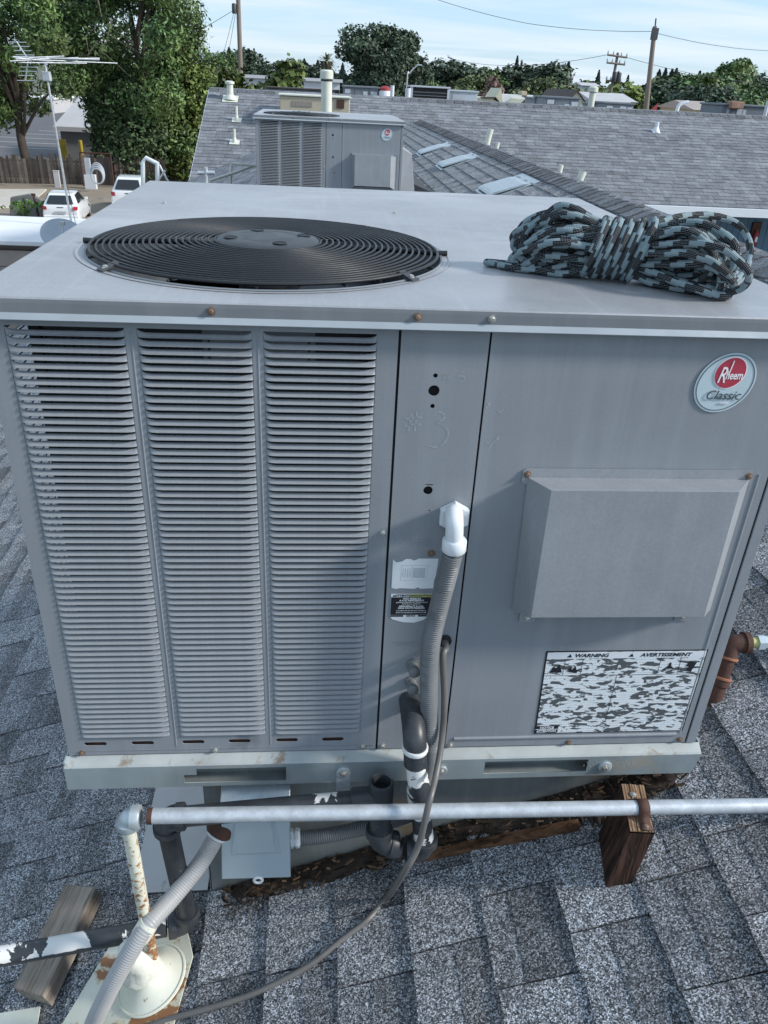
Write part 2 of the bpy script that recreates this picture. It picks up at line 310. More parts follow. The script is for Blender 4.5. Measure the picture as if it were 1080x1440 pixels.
def flake_mat():
    m, t, b = newmat('warning_label_flaking_print'); N = NT(t); v = N.vec()
    w = N.mapv(v, (46, 1, 120), (0, 0.20, 0), (0.3, 0, 0.7))
    f1 = N.noise(w, 1.0, 3, 0.5, 1.2)
    vo = N.n('ShaderNodeTexVoronoi', {'Vector': N.mapv(v, (60, 1, 170), (0, 0.28, 0)), 'Scale': 1.0, 'Randomness': 1.0}).outputs['Color']
    vs = N.n('ShaderNodeSeparateColor', {0: vo}).outputs[0]
    s = N.math('ADD', N.math('MULTIPLY', f1, 0.65), N.math('MULTIPLY', vs, 0.35))
    fl = N.ramp(s, [(0.540, 0.0), (0.548, 1.0)])
    z = N.n('ShaderNodeSeparateXYZ', {0: v}).outputs[2]
    ln = N.math('PINGPONG', N.math('MULTIPLY', z, 330.0), 1.0)
    tx = N.math('MULTIPLY', N.ramp(ln, [(0.55, 0.0), (0.7, 1.0)]), N.ramp(N.noise(N.mapv(v, (700, 1, 60)), 1.0, 2), [(0.42, 0.0), (0.5, 0.55)]))
    c = N.mix(tx, (0.74, 0.79, 0.82), (0.40, 0.44, 0.48))
    edge = N.ramp(s, [(0.522, 0.0), (0.538, 0.5)])
    c = N.mix(edge, c, (0.50, 0.55, 0.58))
    c = N.mix(fl, c, (0.085, 0.095, 0.105))
    t.links.new(c, b.inputs['Base Color']); b.inputs['Roughness'].default_value = 0.5; return m
M['flake'] = flake_mat()
def rope_mat():
    m, t, b = newmat('teal_black_braided_rope'); N = NT(t)
    s = N.n('ShaderNodeSeparateXYZ', {0: N.vec('UV')}); u, v = s.outputs[0], s.outputs[1]      # u metres along, v turns around
    L = 0.026
    a1 = N.math('ADD', N.math('DIVIDE', u, L), N.math('MULTIPLY', N.math('FLOOR', N.math('MULTIPLY', v, 5.0)), 0.40))
    blk = N.math('GREATER_THAN', N.math('FRACT', N.math('MULTIPLY', a1, 0.5)), 0.46)
    st = N.math('FRACT', N.math('MULTIPLY', v, 15.0))
    stripe = N.math('GREATER_THAN', st, 0.42)
    dash = N.math('GREATER_THAN', N.math('FRACT', N.math('MULTIPLY', u, 420.0)), 0.55)
    dk = N.mix(N.math('MULTIPLY', N.math('LESS_THAN', st, 0.26), dash), (0.003, 0.003, 0.004), (0.42, 0.46, 0.49))
    weave = N.math('MULTIPLY', N.math('GREATER_THAN', st, 0.80), 1.0)
    tl = N.mix(N.math('MULTIPLY', N.math('MAXIMUM', weave, N.math('MULTIPLY', N.math('LESS_THAN', N.math('FRACT', N.math('MULTIPLY', u, 420.0)), 0.3), 0.6)), 0.6), (0.25, 0.33, 0.36), (0.08, 0.115, 0.135))
    tl = N.mix(N.ramp(N.noise(N.vec(), 40, 3), [(0.4, 0.0), (0.7, 0.35)]), tl, (0.38, 0.46, 0.48))
    c = N.mix(blk, tl, dk)
    t.links.new(c, b.inputs['Base Color']); b.inputs['Roughness'].default_value = 0.85; b.inputs['Specular IOR Level'].default_value = 0.15
    h = N.math('ADD', N.math('SINE', N.math('MULTIPLY', v, 94.25)), N.math('SINE', N.math('MULTIPLY', u, 2640.0)))
    bn = N.n('ShaderNodeBump', {'Strength': 0.5, 'Distance': 0.0007, 'Height': h}); t.links.new(bn.outputs[0], b.inputs['Normal'])
    return m
M['rope'] = rope_mat()
M['string'] = mat('dirty_white_string', (0.50, 0.50, 0.50), 0.8, 0, 0.2, 60, bump=0.8, bscale=300)

# ------------------------------------------------------------------ mesh building
class MB:
    def __init__(s): s.v = []; s.f = []; s.t = []; s.uv = {}; s.mi = []; s.tone = 1.0; s.m = 0
    def add(s, vs, fs):
        k = len(s.v); s.v.extend([tuple(p) for p in vs])
        for f in fs: s.f.append(tuple(i+k for i in f)); s.t.append(s.tone); s.mi.append(s.m)
        return k
    def box(s, lo, hi, rot=None, about=None):
        x0, y0, z0 = lo; x1, y1, z1 = hi
        vs = [Vector(p) for p in ((x0,y0,z0),(x1,y0,z0),(x1,y1,z0),(x0,y1,z0),(x0,y0,z1),(x1,y0,z1),(x1,y1,z1),(x0,y1,z1))]
        if rot is not None:
            c = Vector(about) if about is not None else sum(vs, Vector())/8
            vs = [rot @ (p-c) + c for p in vs]
        s.add(vs, [(0,3,2,1),(4,5,6,7),(0,1,5,4),(1,2,6,5),(2,3,7,6),(3,0,4,7)])
        return s
    def hexa(s, p8):
        s.add(p8, [(0,3,2,1),(4,5,6,7),(0,1,5,4),(1,2,6,5),(2,3,7,6),(3,0,4,7)]); return s
    def prism(s, poly, off):
        """closed polygon (3D pts) swept by vector off"""
        n = len(poly); off = Vector(off); a = [Vector(p) for p in poly]
        s.add(a+[p+off for p in a], [tuple(range(n))[::-1], tuple(range(n, 2*n))]+[(i, (i+1) % n, (i+1) % n+n, i+n) for i in range(n)])
        return s
    def tube(s, pts, r, seg=12, caps=True, closed=False, uv=False):
        pts = [Vector(p) for p in pts]; n = len(pts)
        rs = r if isinstance(r, (list, tuple)) else [r]*n
        def tan(i):
            if closed: return (pts[(i+1) % n]-pts[(i-1) % n]).normalized()
            return (pts[min(i+1, n-1)]-pts[max(i-1, 0)]).normalized()
        t0 = tan(0); up = Vector((0, 0, 1)) if abs(t0.z) < 0.9 else Vector((1, 0, 0))
        nx = t0.cross(up).normalized(); vs = []; L = [0.0]
        for i in range(n):
            t = tan(i); nx = (nx - t*nx.dot(t)).normalized(); ny = t.cross(nx)
            for k in range(seg):
                a = 2*PI*k/seg; vs.append(pts[i]+(nx*math.cos(a)+ny*math.sin(a))*rs[i])
            if i: L.append(L[-1]+(pts[i]-pts[i-1]).length)
        fs = []; m = n if closed else n-1
        kf = len(s.f)
        for i in range(m):
            j = (i+1) % n
            for k in range(seg):
                k2 = (k+1) % seg; fs.append((i*seg+k, j*seg+k, j*seg+k2, i*seg+k2))
                if uv:
                    u0 = L[i]; u1 = L[j] if j else L[i]+(pts[0]-pts[-1]).length
                    s.uv[kf+len(fs)-1] = [(u0, k/seg), (u1, k/seg), (u1, (k+1)/seg), (u0, (k+1)/seg)]
        if caps and not closed: fs += [tuple(range(seg))[::-1], tuple(range((n-1)*seg, n*seg))]
        s.add(vs, [tuple(reversed(f)) for f in fs] if False else fs)
        return s
    def lathe(s, prof, base=(0, 0, 0), axis=(0, 0, 1), seg=20):
        """prof = [(radius, height)...] about axis through base"""
        ax = Vector(axis).normalized(); up = Vector((0, 1, 0)) if abs(ax.y) < 0.9 else Vector((1, 0, 0))
        nx = ax.cross(up).normalized(); ny = ax.cross(nx); b = Vector(base); vs = []
        for (r, h) in prof:
            for k in range(seg):
                a = 2*PI*k/seg; vs.append(b+ax*h+(nx*math.cos(a)+ny*math.sin(a))*max(r, 1e-5))
        fs = []
        for i in range(len(prof)-1):
            for k in range(seg): k2 = (k+1) % seg; fs.append((i*seg+k, i*seg+k2, (i+1)*seg+k2, (i+1)*seg+k))
        fs += [tuple(range(seg))[::-1], tuple(range((len(prof)-1)*seg, len(prof)*seg))]
        s.add(vs, fs); return s
    def quad(s, a, b, c, d): s.add([a, b, c, d], [(0, 1, 2, 3)]); return s
    def mesh(s, name, mats, smooth=None):
        me = bpy.data.meshes.new(name); me.from_pydata(s.v, [], s.f); me.validate() if False else None
        if not isinstance(mats, (list, tuple)): mats = [mats]
        for m in mats: me.materials.append(m)
        if any(s.mi): me.polygons.foreach_set('material_index', s.mi)
        if any(abs(t-1) > 1e-6 for t in s.t) or True:
            a = me.attributes.new('tone', 'FLOAT', 'FACE'); a.data.foreach_set('value', s.t)
        if s.uv:
            u = me.uv_layers.new(name='UVMap')
            for fi, uvs in s.uv.items():
                p = me.polygons[fi]
                for li, c in zip(p.loop_indices, uvs): u.data[li].uv = c
        if smooth is not None:
            me.polygons.foreach_set('use_smooth', [True]*len(s.f))
            me.set_sharp_from_angle(angle=math.radians(smooth))
        me.update(); return me
def link(name, data, parent=None, kind=None, label=None):
    o = bpy.data.objects.new(name, data); COL.objects.link(o)
    if parent is not None:
        o.parent = parent
        # children keep world-placed meshes: cancel the parent's own offset
        if parent.get('_root') and not parent.get('_local'): o.location = -parent.location
    if kind: o['kind'] = kind
    if label: o['label'] = label
    return o
def obj(name, mb, m, parent=None, smooth=None, kind=None, bevel=None, label=None, segs=2):
    o = link(name, mb.mesh(name, m, smooth), parent, kind, label)
    if bevel:
        b = o.modifiers.new('bevel', 'BEVEL'); b.width = bevel; b.segments = segs; b.limit_method = 'ANGLE'; b.angle_limit = math.radians(40); b.harden_normals = False
    return o
def tag(o, label, cat, group=None):
    o['label'] = label; o['category'] = cat
    if group: o['group'] = group
    return o
def thing(name, label, cat, loc=(0, 0, 0), group=None, local=False):
    o = bpy.data.objects.new(name, None); COL.objects.link(o); o.location = loc; o.empty_display_size = 0.1
    o['_root'] = 1
    if local: o['_local'] = 1
    return tag(o, label, cat, group)
def struct(name, mb, m, smooth=None): return obj(name, mb, m, None, smooth, 'structure')
def copy_tree(o, parent=None):
    kids = list(o.children); c = o.copy(); COL.objects.link(c)
    if parent is not None: c.parent = parent
    for k in kids: copy_tree(k, c)
    return c
def smoothpath(pts, n=8, closed=False):
    P = [Vector(p) for p in pts]; out = []; m = len(P)
    rng = range(m) if closed else range(m-1)
    for i in rng:
        if closed: p0, p1, p2, p3 = P[(i-1) % m], P[i], P[(i+1) % m], P[(i+2) % m]
        else: p0, p1, p2, p3 = P[max(i-1, 0)], P[i], P[i+1], P[min(i+2, m-1)]
        for k in range(n):
            t = k/n
            out.append(0.5*((2*p1)+(p2-p0)*t+(2*p0-5*p1+4*p2-p3)*t*t+(3*p1-p0-3*p2+p3)*t**3))
    if not closed: out.append(P[-1])
    return out
def plate_mesh(name, outer, holes, thick, mats, mtx):
    """flat plate with holes, outline in local XY, thickness towards local -Z..+Z, moved by mtx"""
    cu = bpy.data.curves.new(name, 'CURVE'); cu.dimensions = '2D'; cu.fill_mode = 'BOTH'; cu.extrude = thick/2
    for poly in [outer]+list(holes):
        sp = cu.splines.new('POLY'); sp.points.add(len(poly)-1); sp.use_cyclic_u = True
        for p, q in zip(sp.points, poly): p.co = (q[0], q[1], 0, 1)
    o = bpy.data.objects.new(name, cu); me = bpy.data.meshes.new_from_object(o); bpy.data.objects.remove(o); bpy.data.curves.remove(cu)
    me.transform(mtx); me.materials.clear()
    for m in (mats if isinstance(mats, (list, tuple)) else [mats]): me.materials.append(m)
    me.name = name; return me
def text_mesh(name, body, size, mats, mtx, shear=0.0, ext=0.0003, align='CENTER', bold=0.0, sx=1.0, spacing=1.0, line=1.0):
    cu = bpy.data.curves.new(name, 'FONT'); cu.body = body; cu.size = size; cu.extrude = ext; cu.shear = shear; cu.align_x = align; cu.align_y = 'CENTER'; cu.offset = bold; cu.space_character = spacing; cu.space_line = line; cu.resolution_u = 3
    o = bpy.data.objects.new(name, cu); me = bpy.data.meshes.new_from_object(o); bpy.data.objects.remove(o); bpy.data.curves.remove(cu)
    me.transform(Matrix.Diagonal((sx, 1, 1, 1))); me.transform(mtx); me.materials.clear(); me.materials.append(mats); me.name = name
    return me
FRONT = lambda x, y, z: Matrix(((1, 0, 0, x), (0, 0, -1, y), (0, 1, 0, z), (0, 0, 0, 1)))      # local XY -> world XZ, local +Z -> world -Y
def circ(cx, cy, r, n=24, ry=None): return [(cx+r*math.cos(2*PI*k/n), cy+(ry or r)*math.sin(2*PI*k/n)) for k in range(n)]
def rect(x0, y0, x1, y1): return [(x0, y0), (x1, y0), (x1, y1), (x0, y1)]
def pill(x0, y0, x1, y1, n=6):
    r = (y1-y0)/2; cy = (y0+y1)/2
    return [(x1-r+r*math.sin(PI*k/n), cy-r*math.cos(PI*k/n)) for k in range(n+1)]+[(x0+r-r*math.sin(PI*k/n), cy+r*math.cos(PI*k/n)) for k in range(n+1)]
def screw(parent, p, axis=(0, -1, 0), r=0.0046, rusty=False, name='screw'):
    mb = MB(); mb.lathe([(r*1.35, 0), (r*1.35, 0.0012), (r*0.85, 0.0014), (r*0.85, 0.0042), (r*0.5, 0.0050)], p, axis, 6 if not rusty else 8)
    return obj(name, mb, M['screwrust' if rusty else 'screw'], parent)
# ================================================================== SETTING
mb = MB(); mb.quad((-6000, -2000, GZ), (6000, -2000, GZ), (6000, 8000, GZ), (-6000, 8000, GZ)); struct('ground', mb, M['ground'])
mb = MB(); mb.quad((-60, 8, GZ+.02), (30, 8, GZ+.02), (30, 62, GZ+.02), (-60, 62, GZ+.02)); struct('gravel_yard', mb, M['gravel'])
mb = MB(); mb.quad((-120, 62.5, GZ+.02), (20, 62.5, GZ+.02), (20, 190, GZ+.02), (-120, 190, GZ+.02)); struct('street', mb, M['asphalt'])
mb = MB(); a, b_ = gnd(-60, 268), gnd(66, 268); c, d = gnd(40, 290), gnd(-60, 300)
mb.prism([Vector(p) for p in (a, b_, c, d)], (0, 0, 0.10)); struct('concrete_pad', mb, M['concrete'])
mb = MB()
for k in range(7):
    p = gnd(20+10*k, 190, GZ+.03); mb.box((p.x-2.5, 84+k*6, GZ+.025), (p.x+14, 84.15+k*6, GZ+.03))
struct('parking_line', mb, M['whitepaint'])

# ================================================================== NEAR ROOF
RX = 2.70; RZ_ = rz(RX); EX = -3.4
near = thing('motel_wing', 'near wing of the motel, its grey granule shingle roof carrying both big rooftop units', 'building', (0, 8, GZ))
mb = MB(); mb.box((EX+.5, -3, GZ), (RX*2-EX-.5, 17.4, rz(EX+.5)-.35)); obj('wall', mb, M['bluesiding'], near)
mb = MB()
y0, y1 = -3.2, 18.0
mb.hexa([(EX, y0, rz(EX)-.10), (RX, y0, RZ_-.10), (RX, y1, RZ_-.10), (EX, y1, rz(EX)-.10), (EX, y0, rz(EX)-.004), (RX, y0, RZ_-.004), (RX, y1, RZ_-.004), (EX, y1, rz(EX)-.004)])
XR = RX+6.1
mb.hexa([(RX, y0, RZ_-.10), (XR, y0, rz(EX)-.10), (XR, y1, rz(EX)-.10), (RX, y1, RZ_-.10), (RX, y0, RZ_-.004), (XR, y0, rz(EX)-.004), (XR, y1, rz(EX)-.004), (RX, y1, RZ_-.004)])
nroof = obj('roof', mb, M['decking'], near)
# small gable that joins the far roof behind the second unit: z = .39x+.095 left of x=.86
GX, GRZ = 0.86, 0.43
def tab(mb, P, ux, uy, un, w, l, th, lift=0.0, fine=False):
    """one shingle tab: lower edge at P, l runs uphill along ux, w along uy; lower edge proud by th"""
    a, b2 = P, P+uy*w
    j = 0.0024
    c0 = a+uy*j; c1 = b2-uy*j
    if fine:
        n = 4; lo = []; lob = []; hi = []
        for q in range(n+1):
            f = q/n; dj = rg.uniform(-.0022, .0022) if 0 < q < n else rg.uniform(-.001, .003); dh = rg.uniform(-.0008, .0012)
            e = c0.lerp(c1, f)+ux*dj; lo.append(e+un*(th+lift+dh)); lob.append(e-un*.004); hi.append(c0.lerp(c1, f)+ux*l+un*(.0015+lift*.3))
        m = n+1; hb = [p-un*.006 for p in (hi[0], hi[-1])]
        mb.add(lo+hi+lob+hb, [(q, q+1, m+q+1, m+q) for q in range(n)]+[(2*m+q, 2*m+q+1, q+1, q) for q in range(n)]+[(n, 3*m-1, 3*m+1, 2*m-1), (0, m, 3*m, 2*m)]); return
    top = [c0+un*(th+lift), c1+un*(th+lift), c1+ux*l+un*(0.0015+lift*.3), c0+ux*l+un*(0.0015+lift*.3)]
    bot = [c0-un*0.004, c1-un*0.004, c1+ux*l-un*0.006, c0+ux*l-un*0.006]
    mb.add(bot+top, [(4, 5, 6, 7), (0, 1, 5, 4), (1, 2, 6, 5), (3, 0, 4, 7)])
rg = random.Random(11)
singles = []; rest = MB(); rest2 = MB()
k0 = int(math.floor((EX-0.648)/0.14)); nc = 0
for k in range(k0, 16):
    x = 0.648+0.14*k
    if x < EX-0.001 or x > RX-0.03: continue
    y = -2.6-rg.random()*.2; par = 0
    big = rg.random()*0.1
    while y < 17.9:
        w = rg.choice((0.135, 0.155, 0.17, 0.20, 0.24))+rg.uniform(-.01, .01)
        par ^= 1
        lift = 0.0035 if par else 0.0
        if par == 0 and rg.random() < .25: lift = .0035
        tone = (rg.uniform(0.98, 1.20) if par else rg.uniform(0.80, 1.08))
        l = min(0.158/math.hypot(1, RS)*math.hypot(1, RS), 0.158)
        P = Vector((x, y, rz(x)))
        cxp = Vector((x+.07, y+w/2, rz(x+.07))); q = cxp-Vector(CAM); zc = q.dot(Vector(CF))
        px = 540+FPX*q.dot(Vector(CR))/zc if zc > .1 else -9999; py = 720-FPX*q.dot(Vector(CU))/zc if zc > .1 else -9999
        under = (0.10 < x < 1.16 and 0.12 < y < 1.2) or (x > .0 and .55 < py/1000 < 1.09 and 100 < px < 990)
        tgt = MB(); vis = zc > .1 and -60 < px < 1140 and 200 < py < 1500 and y < 3.2 and not under
        cur = tgt if vis else (rest if True else rest2)
        cur.tone = tone
        tab(cur, P, RT, Vector((0, 1, 0)), RN, w, l, 0.0078, lift, y < 3.4)
        # dark bleed band at the uphill end of some cut-outs (thin overlay course of darker granules)
        if (par == 0 or rg.random() < .25) and y < 4:
            cur.tone = tone*0.70
            e = rg.uniform(.35, .6)
            tA = P+RT*(l*e); hA = 0.0078+(0.0015-0.0078)*e+lift*(1-.7*e)+0.0012; hB = 0.0027+lift*.3
            cur.add([tA+RN*hA+Vector((0, .002, 0)), tA+RN*hA+Vector((0, w-.002, 0)), P+RT*l+RN*hB+Vector((0, w-.002, 0)), P+RT*l+RN*hB+Vector((0, .002, 0))], [(0, 1, 2, 3)])
        if vis: singles.append((zc, tgt))
        y += w
singles.sort(key=lambda s: s[0])
for i, (z, t_) in enumerate(singles):
    if i < 295: obj('shingle', t_, M['shingle'], nroof)
    else:
        k = len(rest.v); rest.v += t_.v; rest.f += [tuple(a+k for a in f) for f in t_.f]; rest.t += t_.t; rest.mi += t_.mi
# right-hand slope of the near roof, same courses
ux = Vector((-1, 0, RS)).normalized(); un = Vector((RS, 0, 1)).normalized()
for k in range(0, 40):
    x = RX+0.03+0.14*(k+1); y = -2
    z = RZ_-RS*(x-RX)
    if x > XR: break
    while y < 17.8:
        w = rg.uniform(.2, .45); rest.tone = rg.uniform(.6, 1.25)
        tab(rest, Vector((x, y, z)), ux, Vector((0, 1, 0)), un, w, .158, .006, rg.choice((0, .0035))); y += w
obj('shingle_courses', rest, M['shingle'], nroof, kind='stuff')
# little gable
gm = MB(); ux = Vector((1, 0, .39)).normalized(); un = Vector((-.39, 0, 1)).normalized()
gm.prism([(-1.95, 8.2, -1.3), (-1.95, 8.2, -.67), (GX, 8.2, GRZ-.01), (1.75, 8.2, .08), (1.75, 8.2, -.4)], (0, 9.6, 0))
gab = obj('roof', gm, M['decking'], near, label='small side gable behind the second unit')
gs = MB(); x = -1.95
while x < GX-.02:
    y = 8.15+rg.random()*.2
    while y < 17.6:
        w = rg.uniform(.15, .4); gs.tone = rg.uniform(.75, 1.25); tab(gs, Vector((x, y, .39*x+.095)), ux, Vector((0, 1, 0)), un, min(w, 17.7-y+.01), .158, .006, rg.choice((0, .003))); y += w
    x += .13
obj('shingle_courses', gs, M['farshingle'], gab, kind='stuff')
# ridge caps, each folded over the ridge
y = 1.2; i = 0
while y < 17.75:
    cm = MB(); w = .15; L = .20; tn = rg.uniform(.7, 1.25); cm.tone = tn
    jx = rg.uniform(-.006, .006); hh = rg.uniform(0, .003)
    za, zb = 0.022+hh, 0.009
    def sec(yy, up): return [Vector((RX-w*math.cos(math.atan(RS))+jx, yy, RZ_-w*math.sin(math.atan(RS))+up)), Vector((RX-.02+jx, yy, RZ_-.004+up)), Vector((RX+.02+jx, yy, RZ_-.004+up)), Vector((RX+w*math.cos(math.atan(RS))+jx, yy, RZ_-w*math.sin(math.atan(RS))+up))]
    A, B = sec(y, za), sec(y+L, zb); A2, B2 = sec(y, za-.009), sec(y+L, zb-.006)
    cm.add(A+B+A2+B2, [(0, 1, 5, 4), (1, 2, 6, 5), (2, 3, 7, 6), (8, 9, 1, 0), (9, 10, 2, 1), (10, 11, 3, 2), (0, 4, 12, 8), (3, 11, 15, 7)])
    obj('ridge_cap', cm, M['cap'], nroof); y += .145; i += 1

# ================================================================== FAR ROOF
FE, FR, FS = 15.0, 19.05, .382; FZ0 = -.72
def fz(y): return FZ0+FS*(y-FE)
FX0, FX1 = -1.93, 16.0
far = thing('motel_wing', 'far motel wing with a long grey shingle roof, white eave and blue siding', 'building', (6, 19, GZ))
mb = MB(); mb.box((FX0+.2, FE+.9, GZ), (FX1, 2*FR-FE-.6, FZ0-.25)); obj('wall', mb, M['greywall'], far)
mb = MB()
mb.prism([(FX0, FE, FZ0-.12), (FX0, FE, FZ0-.004), (FX0, FR, fz(FR)-.004), (FX0, 2*FR-FE, FZ0-.004), (FX0, 2*FR-FE, FZ0-.12)], (FX1-FX0, 0, 0))
froof = obj('roof', mb, M['decking'], far)
fs = MB(); ux = Vector((0, 1, FS)).normalized(); un = Vector((0, -FS, 1)).normalized(); y = FE-.03
while y < FR-.02:
    x = FX0-.02-rg.random()*.0
    base = rg.uniform(.92, 1.08)
    while x < FX1:
        w = rg.uniform(.10, .36); w = min(w, FX1-x+.001)
        fs.tone = base*rg.choice((.82, .92, 1.0, 1.06, 1.12))*rg.uniform(.93, 1.07)
        tab(fs, Vector((x, y, fz(y))), ux, Vector((1, 0, 0)), un, w, .15, .008, rg.choice((0, .004))); x += w
    y += .1345
obj('shingle_courses', fs, M['farshingle'], froof, kind='stuff')
x = FX0
while x < FX1:
    cm = MB(); cm.tone = rg.uniform(.6, 1.0); z0 = fz(FR)
    cm.prism([(x, FR-.14, z0-.05), (x, FR-.14, z0-.035), (x, FR, z0+.022+rg.uniform(0, .008)), (x, FR+.14, z0-.035), (x, FR+.14, z0-.05), (x, FR, z0-.01)], (.19, 0, 0))
    obj('ridge_cap', cm, M['cap'], froof) if x > 2.0 or x < -.3 else None; x += .205
mb = MB(); mb.prism([(2.9, FE-.14, FZ0-.17), (2.9, FE-.14, FZ0-.02), (2.9, FE-.02, FZ0-.02), (2.9, FE-.02, FZ0-.17)], (FX1-2.9, 0, 0)); mb.box((2.9, FE-.02, FZ0-.16), (FX1, FE+.9, FZ0-.14))
obj('gutter', mb, M['gutter'], far)
# rake board on the left
mb = MB(); mb.prism([(FX0-.03, FE, FZ0-.20), (FX0-.03, FE, FZ0), (FX0-.03, FR, fz(FR)), (FX0-.03, FR, fz(FR)-.2)], (.025, 0, 0)); obj('rake_board', mb, M['gutter'], far)
# courtyard face of the far wing: panels, posts, siding
WY = FE+.9
def wallpiece(name, px0, px1, m, dy=0.0, z0=-3.6, z1=FZ0-.18, par=far):
    a, b2 = aty(px0, 310, WY-dy), aty(px1, 310, WY-dy); q = MB(); q.box((a.x, WY-dy-.03, z0), (b2.x, WY-dy, z1)); return obj(name, q, m, par)
wallpiece('wall_panel', 860, 918, M['paleroof'], .04)
wallpiece('door', 927, 937, M['bluesiding'], .05)
wallpiece('wall_panel', 940, 966, M['greywall'], .04); wallpiece('wall_panel', 968, 996, M['paleroof'], .04)
for pxx in (921, 938, 967, 1001): wallpiece('post', pxx, pxx+5.5, M['gutter'], .14)
for i in range(26):
    wallpiece('siding_board', 1004+i*9.6, 1004+i*9.6+9.0, M['bluesiding'], .06)
ex = thing('fire_extinguisher_cabinet', 'red fire extinguisher cabinet on the blue siding under the white eave', 'cabinet', aty(1066, 335, WY-.15))
a = aty(1057, 325, WY-.15); mb = MB(); mb.box((a.x, WY-.16, a.z-.30), (a.x+.19, WY-.062, a.z+.18)); obj('cabinet_box', mb, M['rust'], ex, bevel=.01)
mb = MB(); mb.lathe([(.045, 0), (.05, .02), (.05, .22), (.02, .26), (.02, .30)], (a.x+.095, WY-.20, a.z-.26)); obj('extinguisher', mb, M['red'], ex, 40)
mb = MB(); mb.box((a.x+.07, WY-.256, a.z-.2), (a.x+.12, WY-.249, a.z-.1)); obj('label', mb, M['paper'], ex)

# ------------------------------------------------------------------ things on the roofs
def slope_n(y_plane): return Vector((0, -FS, 1)).normalized()
def vent_pipe(base, h, r, label, fl=None, lean=(0, 0), cap=False, m='cream', nrm=None, name='vent_pipe'):
    t = thing(name, label, 'vent pipe', base, 'cream vent pipes on the shingle roofs')
    b = Vector(base); top = b+Vector((lean[0], lean[1], h)); mb = MB(); mb.tube([b-Vector((0, 0, .05)), b+(top-b)*.5, top], [r*1.08, r, r], 14); obj('pipe', mb, M[m], t, 50)
    if cap: mb = MB(); mb.lathe([(r*.98, 0), (r*1.45, .01), (r*1.45, .05), (r*.8, .07)], top-Vector((0, 0, .045)), (0, 0, 1), 16); obj('cap', mb, M[m], t, 40)
    if fl:
        n = nrm or Vector((0, -FS, 1)).normalized()
        mb = MB(); mb.lathe([(r*2.0, 0.0), (r*1.9, .02), (r*1.12, .10)], b, (0, 0, 1), 14); obj('boot', mb, M[m], t, 50)
        mb = MB(); u = Vector((1, 0, 0)); v = n.cross(u).normalized(); c = b+n*.014
        mb.prism([c-u*fl-v*fl, c+u*fl-v*fl, c+u*fl+v*fl, c-u*fl+v*fl], n*.006); obj('flashing', mb, M[m], t)
    return t
def onfar(px, py):
    n = np.array([0, -FS, 1.]); d = ray(px, py); return Vector(CAM+d*((FZ0-FS*FE)-n@CAM)/(n@d))
vent_pipe(onfar(324, 140), .34, .07, 'thick cream vent pipe with a cap at the left end of the far ridge', .17, cap=True)
vent_pipe(onfar(333, 170), .28, .028, 'thin cream vent pipe, upper of the two left of the second unit', .10)
vent_pipe(onfar(330, 201), .26, .028, 'thin cream vent pipe, lower of the two left of the second unit', .10)
vent_pipe(onfar(922, 186), .20, .045, 'lone short white vent pipe high on the far roof under the leaning pole', .09, m='white')
def ridge_pipe(px, py0, py1, r, label, lean=(.06, 0)):
    b = atx(px, py1, RX+.16); b.z = RZ_-RS*.16; t = atx(px, py0, RX+.16); vent_pipe(b, max(.12, t.z-b.z), r, label, lean=lean)
ridge_pipe(683, 180, 206, .042, 'tall cream vent pipe farthest along the near ridge', (.05, 0))
ridge_pipe(697, 201, 214, .026, 'short thin cream vent pipe beside the farthest tall one on the near ridge', (.02, 0))
ridge_pipe(785, 232, 252, .024, 'thin cream vent pipe just left of the nearest thick one on the near ridge', (.01, 0))
ridge_pipe(811, 239, 264, .034, 'thick cream vent pipe nearest to us on the near ridge', (.04, 0))
# tall stack behind the second unit
p = aty(459, 150, 9.6); t_ = thing('exhaust_stack', 'tall cream exhaust stack with a dark band rising behind the second unit', 'stack', (p.x, 9.6, .3))
mb = MB(); mb.tube([(p.x, 9.6, .1), (p.x, 9.6, 1.12)], .066, 18); obj('pipe', mb, M['cream'], t_, 50)
mb = MB(); mb.lathe([(.068, 0), (.072, .004), (.072, .016), (.068, .02)], (p.x, 9.6, 1.115)); obj('band', mb, M['ink'], t_, 40)
mb = MB(); mb.lathe([(.066, 0), (.078, .006), (.078, .085), (.062, .10)], (p.x, 9.6, 1.136)); obj('cap', mb, M['cream'], t_, 40)
# cream cooler box behind it
a, b2 = aty(393, 137, 17.3), aty(492, 150, 17.3)
t_ = thing('evaporative_cooler', 'cream box shaped cooler with a dark grille on the far roof behind the tall stack', 'cooler', ((a.x+b2.x)/2, 17.6, .2))
mb = MB(); mb.box((a.x, 17.3, .1), (b2.x, 18.2, .80)); obj('body', mb, M['beigewall'], t_, bevel=.02)
mb = MB(); mb.box((a.x-.03, 17.26, .805), (b2.x+.03, 18.24, .84)); obj('lid', mb, M['cream'], t_, bevel=.01)
mb = MB()
for i in range(12): mb.box((a.x+.27+i*.035, 17.285, .62), (a.x+.29+i*.035, 17.298, .72))
obj('grille', mb, M['fascia'], t_)
mb = MB(); mb.box((b2.x-.28, 17.28, .62), (b2.x-.12, 17.298, .78)); obj('port', mb, M['rust'], t_)
t_ = thing('air_conditioner', 'long low grey unit directly behind the cream cooler on the far roof', 'air conditioner', (a.x+.3, 19.8, .6))
c = aty(375, 128, 19.8); d = aty(470, 128, 19.8); mb = MB(); mb.box((c.x, 19.6, .55), (d.x, 20.6, .90)); obj('body', mb, M['acgrey'], t_, bevel=.02)
mb = MB(); mb.box((c.x-.02, 19.57, .903), (d.x+.02, 20.63, .93)); obj('top', mb, M['browntrim'], t_)
